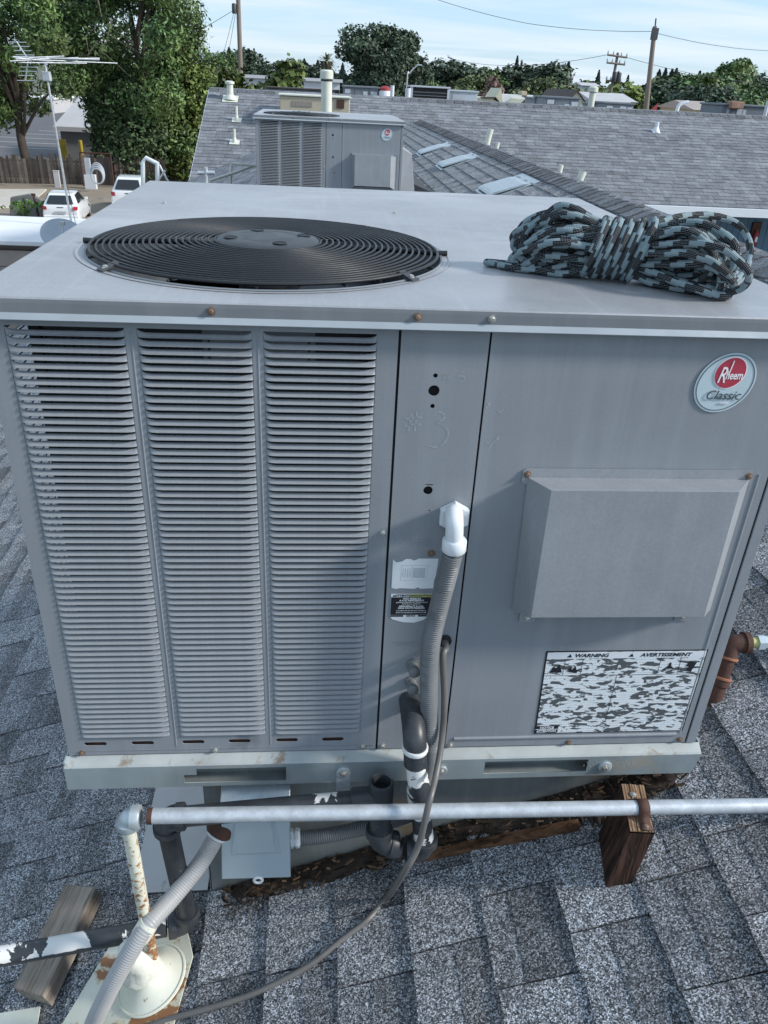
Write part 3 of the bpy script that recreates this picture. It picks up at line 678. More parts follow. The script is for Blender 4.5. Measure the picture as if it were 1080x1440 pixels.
# flat galvanised roof vents on the near slope
for i, (cx_, cy_, L, Wd) in enumerate(((2.28, 7.02, .36, .62), (2.24, 9.85, .36, .5), (2.22, 11.95, .38, .5), (2.20, 5.25, .42, .55))):
    lb = ('bright flat metal roof vent, second nearest of the four beside the ridge', 'flat metal roof vent, third nearest of the four beside the ridge', 'flat metal roof vent farthest up beside the second unit', 'low wide flat metal roof vent half hidden behind the near unit top')[i]
    t = thing('roof_vent', lb, 'roof vent', (cx_, cy_, rz(cx_)), 'flat metal vents beside the near ridge')
    def P3(u, v, h): return Vector((cx_, cy_, rz(cx_)))+RT*u+Vector((0, v, 0))+RN*h
    mb = MB(); mb.hexa([P3(-L/2-.05, -Wd/2-.05, .008), P3(L/2+.1, -Wd/2-.05, .006), P3(L/2+.1, Wd/2+.05, .006), P3(-L/2-.05, Wd/2+.05, .008), P3(-L/2-.05, -Wd/2-.05, .012), P3(L/2+.1, -Wd/2-.05, .010), P3(L/2+.1, Wd/2+.05, .010), P3(-L/2-.05, Wd/2+.05, .012)]); obj('flange', mb, M['galv'], t)
    mb = MB(); hs = .045
    prof = [(-L/2-.02, hs*.62), (-L/2, hs*.9), (-L/2+.04, hs), (L/2-.05, .03), (L/2, .014)]
    A = [P3(u, -Wd/2, h) for u, h in prof]+[P3(L/2, -Wd/2, .012), P3(-L/2-.02, -Wd/2, .03)]
    mb.prism(A, (0, Wd, 0)); obj('hood', mb, M['galv'], t, bevel=.004)
    mb = MB(); mb.hexa([P3(-L/2-.015, -Wd/2+.02, .012), P3(-L/2, -Wd/2+.02, .012), P3(-L/2, Wd/2-.02, .012), P3(-L/2-.015, Wd/2-.02, .012), P3(-L/2-.015, -Wd/2+.02, .03), P3(-L/2, -Wd/2+.02, .03), P3(-L/2, Wd/2-.02, .03), P3(-L/2-.015, Wd/2-.02, .03)]); obj('opening', mb, M['dark'], t)
# ================================================================== THE PACKAGED ROOFTOP UNIT
UW, UH, UD, TT = 1.22, 0.8296, 1.3232, 0.0293
FC = (0.372, 0.372)          # fan centre
def build_unit(label, group):
    U = thing('rooftop_air_conditioner', label, 'air conditioner', (0, 0, 0), group, local=True)
    # inner dark box, sides, back
    mb = MB(); mb.box((.055, .075, .01), (.565, .12, UH-.03)); mb.box((.034, .078, .01), (.050, UD-.05, UH-.03)); o = obj('condenser_coil', mb, M['coil'], U)
    mb = MB()
    for i in range(40): mb.box((.056+i*.0126, .070, .02), (.059+i*.0126, .0745, UH-.04))
    obj('fin', mb, M['coil'], o, kind='stuff')
    mb = MB()
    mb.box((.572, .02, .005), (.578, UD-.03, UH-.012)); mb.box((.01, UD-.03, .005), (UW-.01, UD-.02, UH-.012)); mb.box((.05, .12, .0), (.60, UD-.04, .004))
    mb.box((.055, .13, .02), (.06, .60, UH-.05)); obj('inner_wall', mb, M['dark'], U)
    mb = MB(); mb.box((UW-.004, .003, .001), (UW, UD, UH-.002)); mb.box((.0, UD-.012, .001), (UW-.006, UD, UH-.002)); obj('side_panel', mb, M['cabinet_side'], U)
    # left side: open louvred grille (slats run along Y)
    mb = MB()
    for i in range(46): z = .055+i*.0167; mb.hexa([(.002, .05, z), (.012, .05, z+.006), (.012, UD-.03, z+.006), (.002, UD-.03, z), (.001, .05, z+.002), (.011, .05, z+.008), (.011, UD-.03, z+.008), (.001, UD-.03, z+.002)])
    for y in (.004, .34, .66, .98, UD-.03): mb.box((.0, y, .002), (.0035, y+.028, UH-.004))
    mb.box((.0, .033, .002), (.0035, UD-.03, .05)); mb.box((.0, .033, UH-.04), (.0035, UD-.03, UH-.004))
    obj('side_grille', mb, M['cabinet_side'], U)
    # louvred front panel
    cols = [(.030, .192), (.2085, .368), (.3835, .546)]
    NL = 64; zt, zb = .8165, .0500; pitch = (zt-zb)/NL
    x1 = .5765; holes = []
    holes += [rect(a, zb, b, zt) for a, b in cols]
    for i in range(6):
        xc = (.053, .139, .232, .318, .407, .494)[i]; holes.append(pill(xc-.0205, .0255, xc+.0205, .0345))
    me = plate_mesh('louvered_panel', rect(.0015, .002, x1, UH-.001), holes, .0016, M['cabinet'], FRONT(0, .0008, 0))
    lp = link('louvered_panel', me, U)
    sm = MB(); sm.box((.03, .006, .018), (.55, .008, .042)); obj('slot_backing', sm, M['rust'], lp)
    mb = MB()
    for x in (.2003, .3758): mb.lathe([(.0019, 0), (.0019, .79)], (x, .0010, .02), (0, 0, 1), 8)
    mb.box((.003, -.0012, .0125), (.574, -.0004, .0140)); obj('pressed_rib', mb, M['cabinet'], lp, 60)
    # one louver: slat falling outwards, its ends drawn back to the sheet
    def louver_mesh(L):
        m = MB(); prof = [(.0018, -.0004), (-.0004, -.0010), (-.0020, -.0028), (-.0028, -.0046), (-.0054, -.0057), (-.0055, -.0062), (-.0022, -.0058), (.0006, -.0018)]
        xs = [0, .002, .005, .010, .016, L-.016, L-.010, L-.005, L-.002, L]; vs = []; n = len(prof)
        for x in xs:
            e = min(x, L-x)/.016; k = math.sqrt(max(0., 1-(1-min(1, e))**2))
            for (yy, zz_) in prof: vs.append((x, (.0003+(yy-.0003)*k), (zz_ if zz_ < -.003 else zz_+(1-k)*.0066)))
        fs = [(i*n+j, (i+1)*n+j, (i+1)*n+(j+1) % n, i*n+(j+1) % n) for i in range(len(xs)-1) for j in range(n)]
        m.add(vs, fs); return m.mesh('louver', M['louver'], 50)
    for a, b in cols:
        lm = louver_mesh(b-a)
        for i in range(NL):
            o = link('louver', lm, lp); o.location = (a, .0008, zb+.0060+i*pitch)
    # service panel with knock-outs
    ho = [circ(.6345, .7565, .0035, 12), circ(.6340, .7330, .0085, 20), circ(.6338, .7085, .0035, 12), circ(.6375, .5655, .0075, 20), circ(.6425, .5285, .0015, 8), pill(.6325, .5745, .645, .5765, 3), circ(.6895, .2650, .0085, 16)]
    me = plate_mesh('service_panel', rect(.5805, .002, .7095, UH-.001), ho, .0016, M['cabinet'], FRONT(0, .0008, 0)); sp = link('service_panel', me, U)
    mb = MB(); mb.box((.575, .006, .002), (.72, .0075, UH-.005)); obj('panel_backing', mb, M['dark'], U)
    # access panel with folded border
    mb = MB(); mb.box((.7125, .0, .002), (1.1985, .0016, UH-.001)); ap = obj('access_panel', mb, M['cabinet'], U, bevel=.0006)
    mb = MB(); mb.tube([(.728, .0008, .0245), (1.176, .0008, .0245)], .0042, 10); mb.tube([(1.182, .0008, .03), (1.182, .0008, .60)], .0026, 10); obj('pressed_rib', mb, M['cabinet'], ap, 60)
    mb = MB(); mb.box((1.2015, -.0012, .001), (1.2205, .003, UH-.001)); obj('corner_post', mb, M['cabinet'], U, bevel=.001)
    mb = MB(); mb.box((1.197, .0035, .002), (1.203, .0075, UH-.005)); mb.box((.577, .0035, .002), (.582, .0055, UH-.005)); obj('panel_gap', mb, M['dark'], U, kind='stuff')
    # rain hood
    hx0, hx1, hz0, hz1 = .800, 1.160, .330, .592; D = .046
    fx0, fx1, fz0, fz1 = .832, 1.130, .356, .596
    h = MB()
    A = [(.8045, -.001, .331), (1.166, -.001, .329), (1.1655, -.001, .5905), (.7966, -.001, .5905)]; B = [(.8210, -.058, .357), (1.1225, -.058, .356), (1.1195, -.058, .5965), (.8190, -.058, .5965)]
    h.add(A+B, [(4, 5, 6, 7), (3, 0, 4, 7), (1, 2, 6, 5), (2, 3, 7, 6)])
    hood = obj('rain_hood', h, M['hood'], U)
    sol = hood.modifiers.new('solidify', 'SOLIDIFY'); sol.thickness = .0016; sol.offset = 1
    bv = hood.modifiers.new('bevel', 'BEVEL'); bv.width = .0018; bv.segments = 2; bv.limit_method = 'ANGLE'
    mb = MB(); mb.box((hx0+.04, -.03, hz0+.02), (hx1-.06, -.028, hz0+.05)); obj('baffle', mb, M['dark'], hood)
    mb = MB(); mb.prism([(hx0-.013, -.0016, hz1-.010), (hx0-.013, -.0016, hz1+.010), (hx0-.008, -.0016, hz1+.015), (hx1+.008, -.0016, hz1+.015), (hx1+.011, -.0016, hz1+.010), (hx1+.011, -.0016, hz1-.012), (hx1-.002, -.0016, hz1-.014), (hx0+.004, -.0016, hz1-.014)], (0, -.0016, 0)); obj('flange', mb, M['hood'], hood)
    for xc in (.833, 1.118): mb = MB(); mb.prism([(xc-.014, -.0016, hz0-.024), (xc+.014, -.0016, hz0-.024), (xc+.014, -.0016, hz0+.004), (xc-.014, -.0016, hz0+.004)], (0, -.0016, 0)); obj('tab', mb, M['hood'], hood)
    for (x, z, r) in ((.7945, .5975, 1), (1.163, .5975, 1), (.833, .3145, 0), (1.118, .3145, 0)): screw(hood, (x, -.0032, z), rusty=bool(r))
    # hood-like duct box on the right-hand side
    mb = MB(); mb.hexa([(UW+.001, .22, .22), (UW+.17, .27, .16), (UW+.17, 1.15, .16), (UW+.001, 1.2, .22), (UW+.001, .22, .66), (UW+.11, .27, .60), (UW+.11, 1.15, .60), (UW+.001, 1.2, .66)]); obj('side_hood', mb, M['cabinet_side'], U, bevel=.004)
    # top cover
    e = .015; x0, y0, x1_, y1_ = -e, -e, UW+e, UD+e; zt_ = UH+TT
    me = plate_mesh('top_cover', rect(x0+.003, y0+.003, x1_-.003, y1_-.003), [circ(FC[0], FC[1], .312, 72)], .0016, M['top'], Matrix.Translation((0, 0, zt_-.0012)))
    top = link('top_cover', me, U)
    def ringloop(off, z): return [(x0-off, y0-off, z), (x1_+off, y0-off, z), (x1_+off, y1_+off, z), (x0-off, y1_+off, z)]
    def band(levels, m, nm):
        mb = MB(); L = [ringloop(o_, z) for o_, z in levels]; vs = sum(L, [])
        mb.add(vs, [(i*4+k, i*4+(k+1) % 4, (i+1)*4+(k+1) % 4, (i+1)*4+k) for i in range(len(L)-1) for k in range(4)]); return obj(nm, mb, m, top)
    band([(.0005, UH+.0088), (.0002, UH+.022), (-.0003, zt_-.0022)], M['flange'], 'flange')
    band([(-.0030, zt_-.0006), (-.0012, zt_-.0008), (-.0003, zt_-.0022)], M['top'], 'rolled_edge')
    band([(-.010, UH-.0002), (.0050, UH-.0006), (.0058, UH+.0006), (.0005, UH+.0088)], M['lip'], 'lip')
    for (x, r) in ((.315, 1), (.600, 1), (.706, 0)): screw(top, (x, y0-.0006, UH+.0175), rusty=bool(r))
    mb = MB(); mb.lathe([(.3265, 0), (.3285, .0014), (.3265, .0016), (.3245, .0014), (.3225, 0)], (FC[0], FC[1], zt_-.0007), (0, 0, 1), 72)
    mb.f = mb.f[:-2]; mb.t = mb.t[:-2]; mb.mi = mb.mi[:-2]; obj('pressed_ring', mb, M['top'], top, 60)
    # rolled rim of the fan opening
    mb = MB(); mb.lathe([(.3155, .0004), (.3130, .0022), (.3100, .0012), (.3090, -.004), (.3092, -.11)], (FC[0], FC[1], zt_), (0, 0, 1), 72); mb.f = mb.f[:-2]; mb.t = mb.t[:-2]; mb.mi = mb.mi[:-2]
    obj('fan_shroud', mb, M['flange'], top, 50)
    # fan and motor below
    fan = MB()
    for k in range(3):
        a = 2*PI*k/3+.5
        P = []
        for rr, w, pz in ((.07, .35, .02), (.17, .55, .028), (.285, .62, .032)):
            for s_ in (-1, -.3, .4, 1): an = a+w*s_*.9; P.append((FC[0]+rr*math.cos(an), FC[1]+rr*math.sin(an), zt_-.10+pz*s_))
        fan.add(P, [(i*4+j, i*4+j+1, (i+1)*4+j+1, (i+1)*4+j) for i in range(2) for j in range(3)])
    fo = obj('fan', fan, M['blade'], U, 60)
    mb = MB(); mb.lathe([(.05, 0), (.055, .01), (.055, .10), (.03, .12)], (FC[0], FC[1], zt_-.155)); obj('motor', mb, M['blackdisc'], fo, 40)
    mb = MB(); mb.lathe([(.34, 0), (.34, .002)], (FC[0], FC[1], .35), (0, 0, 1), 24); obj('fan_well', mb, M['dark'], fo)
    # grille
    G0 = MB(); zc = lambda r: zt_+.0075+.010*(1-(r/.31)**2)
    hubr = .088
    G0.lathe([(hubr, 0), (hubr+.003, .003), (hubr-.002, .0065), (.060, .0085), (.052, .0072), (.046, .0088), (.0001, .0095)], (FC[0], FC[1], zc(hubr)-.002), (0, 0, 1), 48)
    gr = obj('fan_grille', G0, M['blackdisc'], U, 35)
    for k in range(4):
        a = PI*k/2+.35; d_ = MB(); c = (FC[0]+.068*math.cos(a), FC[1]+.068*math.sin(a)*.98, zc(hubr)+.0068)
        d_.lathe([(.013, 0), (.0115, .0012), (.009, -.001), (.0001, -.003)], c, (0, 0, 1), 16); obj('bolt_recess', d_, M['black'], gr, 60)
    n = 20
    for i in range(n):
        r = .094+i*(.3045-.094)/(n-1); pts = [(FC[0]+r*math.cos(2*PI*k/72), FC[1]+r*math.sin(2*PI*k/72), zc(r)+(.0004 if i else 0)) for k in range(72)]
        q = MB(); q.tube(pts, .0022 if i < n-1 else .0028, 6, closed=True); obj('ring', q, M['black'], gr, 80)
    q = MB(); q.tube([(FC[0]-.325, FC[1]+.008, zt_+.0045), (FC[0]-.31, FC[1]+.008, zc(.31)-.0035), (FC[0]-.2, FC[1]+.006, zc(.2)-.0052), (FC[0], FC[1], zc(0)-.012), (FC[0]+.2, FC[1]+.002, zc(.2)-.0052), (FC[0]+.31, FC[1], zc(.31)-.0035), (FC[0]+.325, FC[1], zt_+.0045)], .0048, 8); obj('support_bar', q, M['black'], gr, 50)
    for a in (65, 115, 155, 205, 245, 270, 295, 335, 25, 90):
        a = math.radians(a); q = MB(); P = [(FC[0]+r*math.cos(a), FC[1]+r*math.sin(a), zc(r)-.0042) for r in (.08, .15, .23, .312)]; q.tube(P, .0021, 6); obj('spoke', q, M['black'], gr, 50)
    for a in (222, 318, 128, 52):
        a = math.radians(a); c = Vector((FC[0]+.318*math.cos(a), FC[1]+.318*math.sin(a), zt_)); u = Vector((math.cos(a), math.sin(a), 0)); v = Vector((-u.y, u.x, 0))
        q = MB(); q.prism([c-u*.020-v*.007+Vector((0, 0, .010)), c-u*.020+v*.007+Vector((0, 0, .010)), c+u*.010+v*.009+Vector((0, 0, .0008)), c+u*.010-v*.009+Vector((0, 0, .0008))], (0, 0, .0022)); cl = obj('clip', q, M['blackdisc'], gr)
        screw(cl, c+Vector((0, 0, .004)), (0, 0, 1), .0045, name='clip_screw')
    for (x, y) in ((.645, .88), (.10, .90), (1.1, .88)): screw(top, (x, y, zt_-.0006), (0, 0, 1), .005)
    # base rail: dusty ledge, face with fork slots
    ry = -.0175
    mb = MB(); mb.prism([(-.006, .002, -.0008), (-.006, ry+.003, -.0105), (-.006, ry, -.014), (-.006, ry+.0016, -.0145), (-.006, .002, -.004)], (UW+.016, 0, 0)); rl = obj('base_rail', mb, M['railtop'], U)
    holes = [rect(.232, -.0560, .405, -.0280), rect(.792, -.0540, 1.000, -.0215)]
    me = plate_mesh('rail_face', [(-.006, -.069), (UW-.002, -.066), (UW+.002, -.058), (UW+.010, -.022), (UW+.010, -.0142), (-.006, -.0142)], [[(.212, -.0590), (.405, -.0590), (.405, -.0225), (.236, -.0225), (.236, -.0380), (.212, -.0380)], holes[1]], .0018, M['rail'], FRONT(0, ry+.0009, 0)); link('rail_face', me, rl)
    mb = MB(); mb.box((.205, ry+.030, -.066), (.42, ry+.032, -.018)); mb.box((.785, ry+.030, -.066), (1.01, ry+.032, -.02)); mb.box((.205, ry+.003, -.0650), (.42, ry+.030, -.0630)); mb.box((.785, ry+.003, -.0620), (1.01, ry+.030, -.0600)); obj('fork_pocket', mb, M['curb'], rl, kind='stuff')
    mb = MB(); mb.box((-.006, ry+.003, -.068), (-.003, UD+.01, -.002)); mb.box((UW+.010, ry+.02, -.064), (UW+.014, UD+.01, -.002)); mb.box((-.003, UD+.01, -.068), (UW+.01, UD+.013, -.002)); mb.box((0, .0, -.012), (UW, UD, -.0065)); obj('rail_side', mb, M['rail'], rl)
    for (x, z) in ((.042, -.0018), (.205, -.0018)): pass
    for (x, z, rr_) in ((.026, .0085, 1), (.272, .0085, 0), (.5520, .0100, 0), (.5900, .0100, 0), (.7225, .0085, 0), (1.186, .0105, 1), (.958, .0085, 1)): screw(U, (x, -.0002, z), rusty=bool(rr_), r=.0048)
    screw(U, (.5690, -.0002, .4875), r=.0045); screw(U, (.6520, -.0002, .4480), rusty=True, r=.0048)
    def washer_bolt(x, z, r):
        w = MB(); w.lathe([(r, 0), (r, .003), (r*.9, .004)], (x, ry-.0004, z), (0, -1, 0), 20); w_ = obj('washer', w, M['galv'], rl, 40); screw(w_, (x, ry-.004, z), r=.006)
    washer_bolt(.515, -.040, .014); washer_bolt(.7060, -.0400, .012); washer_bolt(1.0360, -.0420, .014)
    mb = MB(); mb.box((.502, ry-.003, -.088), (.528, ry-.0005, -.046)); obj('tie_down_clip', mb, M['galv'], rl)
    return U
unit = build_unit('big grey rooftop air conditioner in the foreground with a louvered front and round fan grille', 'packaged rooftop units on the near roof')
def emblem(U):
    m0 = Matrix(((.97, .26, 0, 1.083), (0, 0, -1, -.0002), (-.16, 1.0, 0, .755), (0, 0, 0, 1)))
    EL = lambda rx, ry, cx=0, cy=0: [(cx+rx*math.cos(2*PI*k/48)*.67-ry*math.sin(2*PI*k/48)*.74, cy+rx*math.cos(2*PI*k/48)*.74+ry*math.sin(2*PI*k/48)*.67) for k in range(48)]
    def disc(nm, rx, ry, cx, cy, d, m, par): return link(nm, plate_mesh(nm, EL(rx, ry, cx, cy), [], .0006, m, FRONT(1.0815, -.0016-d, .7545)), par)
    E = disc('emblem', .0505, .0440, 0, 0, 0, M['emblem'], U)
    link('outline', plate_mesh('outline', EL(.0474, .0410), [EL(.0464, .0400)], .0006, M['emblemink'], FRONT(1.0815, -.0022, .7545)), E)
    disc('logo_rim', .0268, .0238, .0035, .0165, .0007, M['emblemwhite'], E); disc('logo_disc', .0252, .0222, .0035, .0165, .0012, M['emblemred'], E)
    T = lambda b, s, x, z, sh, m, sx, bo=0.0, d=.0035: link('lettering', text_mesh('lettering', b, s, m, FRONT(1.0815+x, -d, .7545+z), shear=sh, sx=sx, bold=bo), E)
    T('R', .036, -.0090, .0120, .30, M['emblemwhite'], .62, .0001)
    T('heem', .0185, .0105, .0125, .12, M['emblemwhite'], .66, .0003)
    mb = MB(); mb.prism([(1.0815+.0000, -.0036, .7545+.013), (1.0815+.0016, -.0036, .7545+.013), (1.0815+.0050, -.0036, .7545+.036), (1.0815+.0034, -.0036, .7545+.036)], (0, -.0004, 0)); obj('lettering', mb, M['emblemwhite'], E)
    T('Classic', .0205, .0, -.0195, .32, M['emblemink'], .98)
    T('SERIES', .0042, .006, -.0315, 0, M['emblemwhite'], 1.2)
emblem(unit)
# second unit is a copy made before the near one gets its own stickers and scribbles
U2 = copy_tree(unit); U2.location = (-.045, 6.08, .0); U2['label'] = 'second grey rooftop air conditioner standing farther back beyond the near unit'
# ---- labels only the near unit shows
wl = MB(); wl.prism([(.8795, -.0003, .2375), (.8855, -.0003, .0335), (1.1865, -.0003, .0335), (1.1880, -.0003, .2375)], (0, -.0005, 0)); WL = obj('warning_label', wl, M['ink'], unit)
wl = MB(); wl.prism([(.8825, -.0010, .2350), (.8885, -.0010, .0360), (1.1840, -.0010, .0360), (1.1855, -.0010, .2350)], (0, -.0002, 0)); obj('print_area', wl, M['flake'], WL)
wl = MB(); wl.box((.8830, -.0016, .2200), (1.1850, -.0013, .2348)); obj('heading_band', wl, M['paper'], WL)
def lt(par, s, size, x, z, m='ink', d=.0018, sx=1.0, sh=0.0, bo=0.0, sp=1.0, al='CENTER', line=1.0): return link('lettering', text_mesh('lettering', s, size, M[m], FRONT(x, -d, z), shear=sh, sx=sx, bold=bo, spacing=sp, align=al, ext=.0002, line=line), par)
for x, s in ((.966, 'WARNING'), (1.108, 'AVERTISSEMENT')):
    lt(WL, s, .0112, x, .2270, sx=1.18, sh=.22, bo=.00035)
for x in (.925, 1.042): q = MB(); q.prism([(x-.0045, -.0017, .2236), (x+.0045, -.0017, .2236), (x+.0010, -.0017, .2310)], (0, -.0004, 0)); obj('triangle_mark', q, M['ink'], WL)
q = MB(); q.box((.8865, -.0016, .0375), (.9310, -.0013, .0545)); obj('notice_band', q, M['ink'], WL)
q = MB(); q.box((.8865, -.0019, .0452), (.9310, -.0017, .0464)); obj('notice_rule', q, M['paper'], WL)
lt(WL, 'NOTICE', .0075, .9085, .0500, 'paper', .0019, 1, 0, .0002); lt(WL, 'ATTENTION', .0068, .9085, .0412, 'paper', .0019, 1, 0, .0002)
q = MB()
q.box((.883, -.0016, .1800), (1.185, -.0013, .1806)); q.box((1.0230, -.0016, .062), (1.0237, -.0013, .1795))
for x in (.9185, .9520, 1.1010, 1.1400): q.box((x, -.0016, .181), (x+.0006, -.0013, .2195))
obj('rule', q, M['ink'], WL)
def poly(par, pts, m='ink', d=.0017, nm='pictogram'):
    q = MB(); q.prism([(x, -d, z) for x, z in pts], (0, -.0003, 0)); return obj(nm, q, M[m], par)
poly(WL, [(.892, .188), (.899, .203), (.904, .197), (.909, .207), (.914, .194), (.9165, .188)])
poly(WL, [(.926, .190), (.931, .200), (.935, .194), (.940, .203), (.944, .192), (.949, .197), (.944, .186), (.934, .188)])
poly(WL, [(1.106, .188), (1.119, .201), (1.1195, .208), (1.1235, .208), (1.124, .201), (1.136, .188), (1.126, .194), (1.116, .194)])
poly(WL, [(1.152, .200), (1.160, .211), (1.172, .207), (1.170, .200), (1.166, .186), (1.157, .188), (1.159, .198)])
poly(WL, [(1.106, .0700), (1.1225, .0700), (1.1150, .0580)], 'emblemink')
# diagram sticker, torn
w_ = [(.588, .436), (.594, .430), (.603, .4315), (.610, .4365), (.618, .4365), (.6235, .4335), (.632, .4375), (.6645, .4375), (.6645, .428), (.6625, .402), (.6605, .393), (.6605, .3775), (.638, .3765), (.634, .3795), (.628, .3765), (.603, .3778), (.596, .3762), (.5885, .3785)]
DS = poly(unit, w_, 'paper', .0006, 'diagram_label')
q = MB()
for a in ((.603, .424, .652, .4244), (.603, .394, .648, .3944), (.603, .394, .6034, .424), (.622, .394, .6224, .424), (.648, .394, .6484, .424)): q.box((a[0], -.0012, a[1]), (a[2], -.0010, a[3]))
for i in range(14): q.box((.624+i*.0015, -.0012, .399), (.6247+i*.0015, -.0010, .419))
for i in range(4): q.box((.606+i*.004, -.0012, .40), (.6068+i*.004, -.0010, .418))
obj('printed_diagram', q, M['faintink'], DS)
# caution sticker
CS = poly(unit, [(.5885, .3660), (.6615, .3660), (.6610, .3170), (.6555, .3175), (.648, .3105), (.632, .3045), (.612, .3060), (.5935, .3120), (.5885, .3185)], 'paper', .0006, 'caution_label')
q = MB(); q.box((.5890, -.0013, .3220), (.6612, -.0010, .3590)); q.box((.5890, -.0013, .3180), (.612, -.0010, .3212)); q.box((.638, -.0013, .3180), (.6612, -.0010, .3212)); obj('black_panel', q, M['ink'], CS)
q = MB(); q.box((.620, -.0013, .3593), (.6612, -.0010, .3656)); obj('yellow_band', q, M['paperyellow'], CS)
lt(CS, 'ATTENTION/CAUTION', .0062, .6275/1.0, .3625, 'ink', .0015, 1.0, 0, .00015)
poly(CS, [(.5915, .3605), (.5955, .3605), (.5935, .3642)], 'ink', .0012, 'triangle_mark')
for s, z, sz in (('HIGH PRESSURE', .3560, .0044), ('R-410A REFRIGERANT', .3522, .0044), ('operating pressures may exceed limit of', .3486, .0034), ('R-22 service equipment', .3454, .0034), ('R\u00c9FRIG\u00c9RANT R-410A', .3402, .0044), ('SOUS HAUTE PRESSION', .3364, .0044), ('la pression de service peut exc\u00e9der la', .3314, .0034), ('limite de l\u2019\u00e9quipement de service R-22', .3272, .0034)):
    lt(CS, s, sz, .625, z, 'paper', .0016, 1, 0, .0001 if sz > .004 else 0)
lt(CS, 'SERVICE', .0042, .625, .3195, 'ink', .0012, 1, 0, .0001)
# chalk marks and stamped lines
def stroke(pts, w, m='chalk', d=.0006, par=unit, nm='chalk_mark'):
    P = smoothpath([(x, -d, z) for x, z in pts], 5) if len(pts) > 2 else [Vector((x, -d, z)) for x, z in pts]
    q = MB(); vs = []
    for i, p in enumerate(P):
        t = (P[min(i+1, len(P)-1)]-P[max(i-1, 0)]).normalized(); n_ = Vector((-t.z, 0, t.x)); vs += [p+n_*w/2, p-n_*w/2]
    q.add(vs, [(2*i, 2*i+1, 2*i+3, 2*i+2) for i in range(len(P)-1)]); return obj(nm, q, M[m], par)
for s in ([(.603, .697), (.600, .667)], [(.611, .699), (.609, .668)], [(.594, .687), (.619, .691)], [(.593, .676), (.618, .679)]): stroke(s, .0032)
stroke([(.631, .690), (.642, .699), (.652, .696), (.652, .688), (.643, .682), (.652, .678), (.661, .668), (.660, .655), (.651, .643), (.640, .641), (.631, .644)], .0030)
for s in ([(.650, .762), (.648, .750)], [(.655, .763), (.653, .750)], [(.645, .758), (.660, .759)], [(.644, .753), (.659, .754)], [(.678, .764), (.670, .762)], [(.670, .762), (.669, .756), (.676, .757), (.678, .751), (.671, .747)]): stroke(s, .0022)
for s in ([(.728, .640), (.735, .652), (.742, .660)], [(.715, .707), (.722, .716)], [(.736, .700), (.745, .706)], [(.722, .648), (.727, .650)]): stroke(s, .004)
rr2 = random.Random(3)
for i in range(17): x = .992+i*.0062; z = -.030+rr2.uniform(-.006, .008); stroke([(x, z), (x+rr2.uniform(-.003, .004), z-rr2.uniform(.004, .013))], .0018, 'chalk', .0182)
for k, (z, xa, xb) in enumerate(((.4745, .602, .652), (.4690, .599, .655), (.4640, .615, .650), (.2620, .598, .640), (.2570, .604, .636))):
    n_ = int((xb-xa)/.0042); q = MB()
    for i in range(n_):
        if rr2.random() < .15: continue
        x = xa+i*.0042; q.box((x, -.0006, z-.0016), (x+.0008, .0002, z+.0016)); q.box((x+.0008, -.0006, z+rr2.choice((-.0016, 0, .001))), (x+.0026, .0002, z+rr2.choice((.0018, .0012)))) 
    obj('stamped_marks', q, M['cabinet'], unit)
# ================================================================== CURB AND CLUTTER BELOW THE UNIT
cu_ = thing('roof_curb', 'stained galvanised curb under the big rooftop unit, sunk into the sloping shingles', 'curb', (.7, .6, -.3))
cx0, cx1, cy0, cy1 = .232, 1.195, .05, 1.22
mb = MB(); mb.prism([(cx0, cy0, rz(cx0)-.03), (cx1, cy0, rz(cx1)-.03), (cx1, cy0, -.068), (cx0, cy0, -.068)], (0, .0025, 0)); obj('front_sheet', mb, M['curb'], cu_)
mb = MB(); mb.prism([(cx0, cy0+.003, rz(cx0)-.03), (cx0, cy1, rz(cx0)-.03), (cx0, cy1, -.068), (cx0, cy0+.003, -.068)], (.003, 0, 0)); mb.prism([(cx1-.003, cy0+.003, rz(cx1)-.03), (cx1-.003, cy1, rz(cx1)-.03), (cx1-.003, cy1, -.068), (cx1-.003, cy0+.003, -.068)], (.003, 0, 0)); mb.prism([(cx0+.004, cy1, rz(cx0)-.03), (cx1-.004, cy1, rz(cx1)-.03), (cx1-.004, cy1, -.068), (cx0+.004, cy1, -.068)], (0, -.0025, 0)); obj('side_sheet', mb, M['curb'], cu_, kind='stuff')
mb = MB(); mb.box((cx0+.01, cy0+.01, -.0695), (cx1-.01, cy1-.01, -.0675)); obj('curb_top', mb, M['dark'], cu_)
# sheet-metal flashing at the left of the curb
fl = thing('metal_flashing', 'dull grey sheet metal flashing lying on the shingles left of the curb', 'flashing', (.12, .25, rz(.12)))
def rp(x, y, h): return Vector((x, y, rz(x)))+RN*h
mb = MB(); mb.hexa([rp(.040, .10, .012), rp(.226, .052, .012), rp(.226, .75, .012), rp(.048, .75, .012), rp(.040, .10, .0145), rp(.226, .052, .0145), rp(.226, .75, .0145), rp(.048, .75, .0145)]); obj('sheet', mb, M['sheet'], fl)
mb = MB(); mb.prism([(.2275, .053, rz(.228)+.012), (.2275, .75, rz(.228)+.012), (.2275, .75, rz(.228)+.12), (.2275, .053, rz(.228)+.12)], (.002, 0, 0)); obj('upstand', mb, M['sheet'], fl)
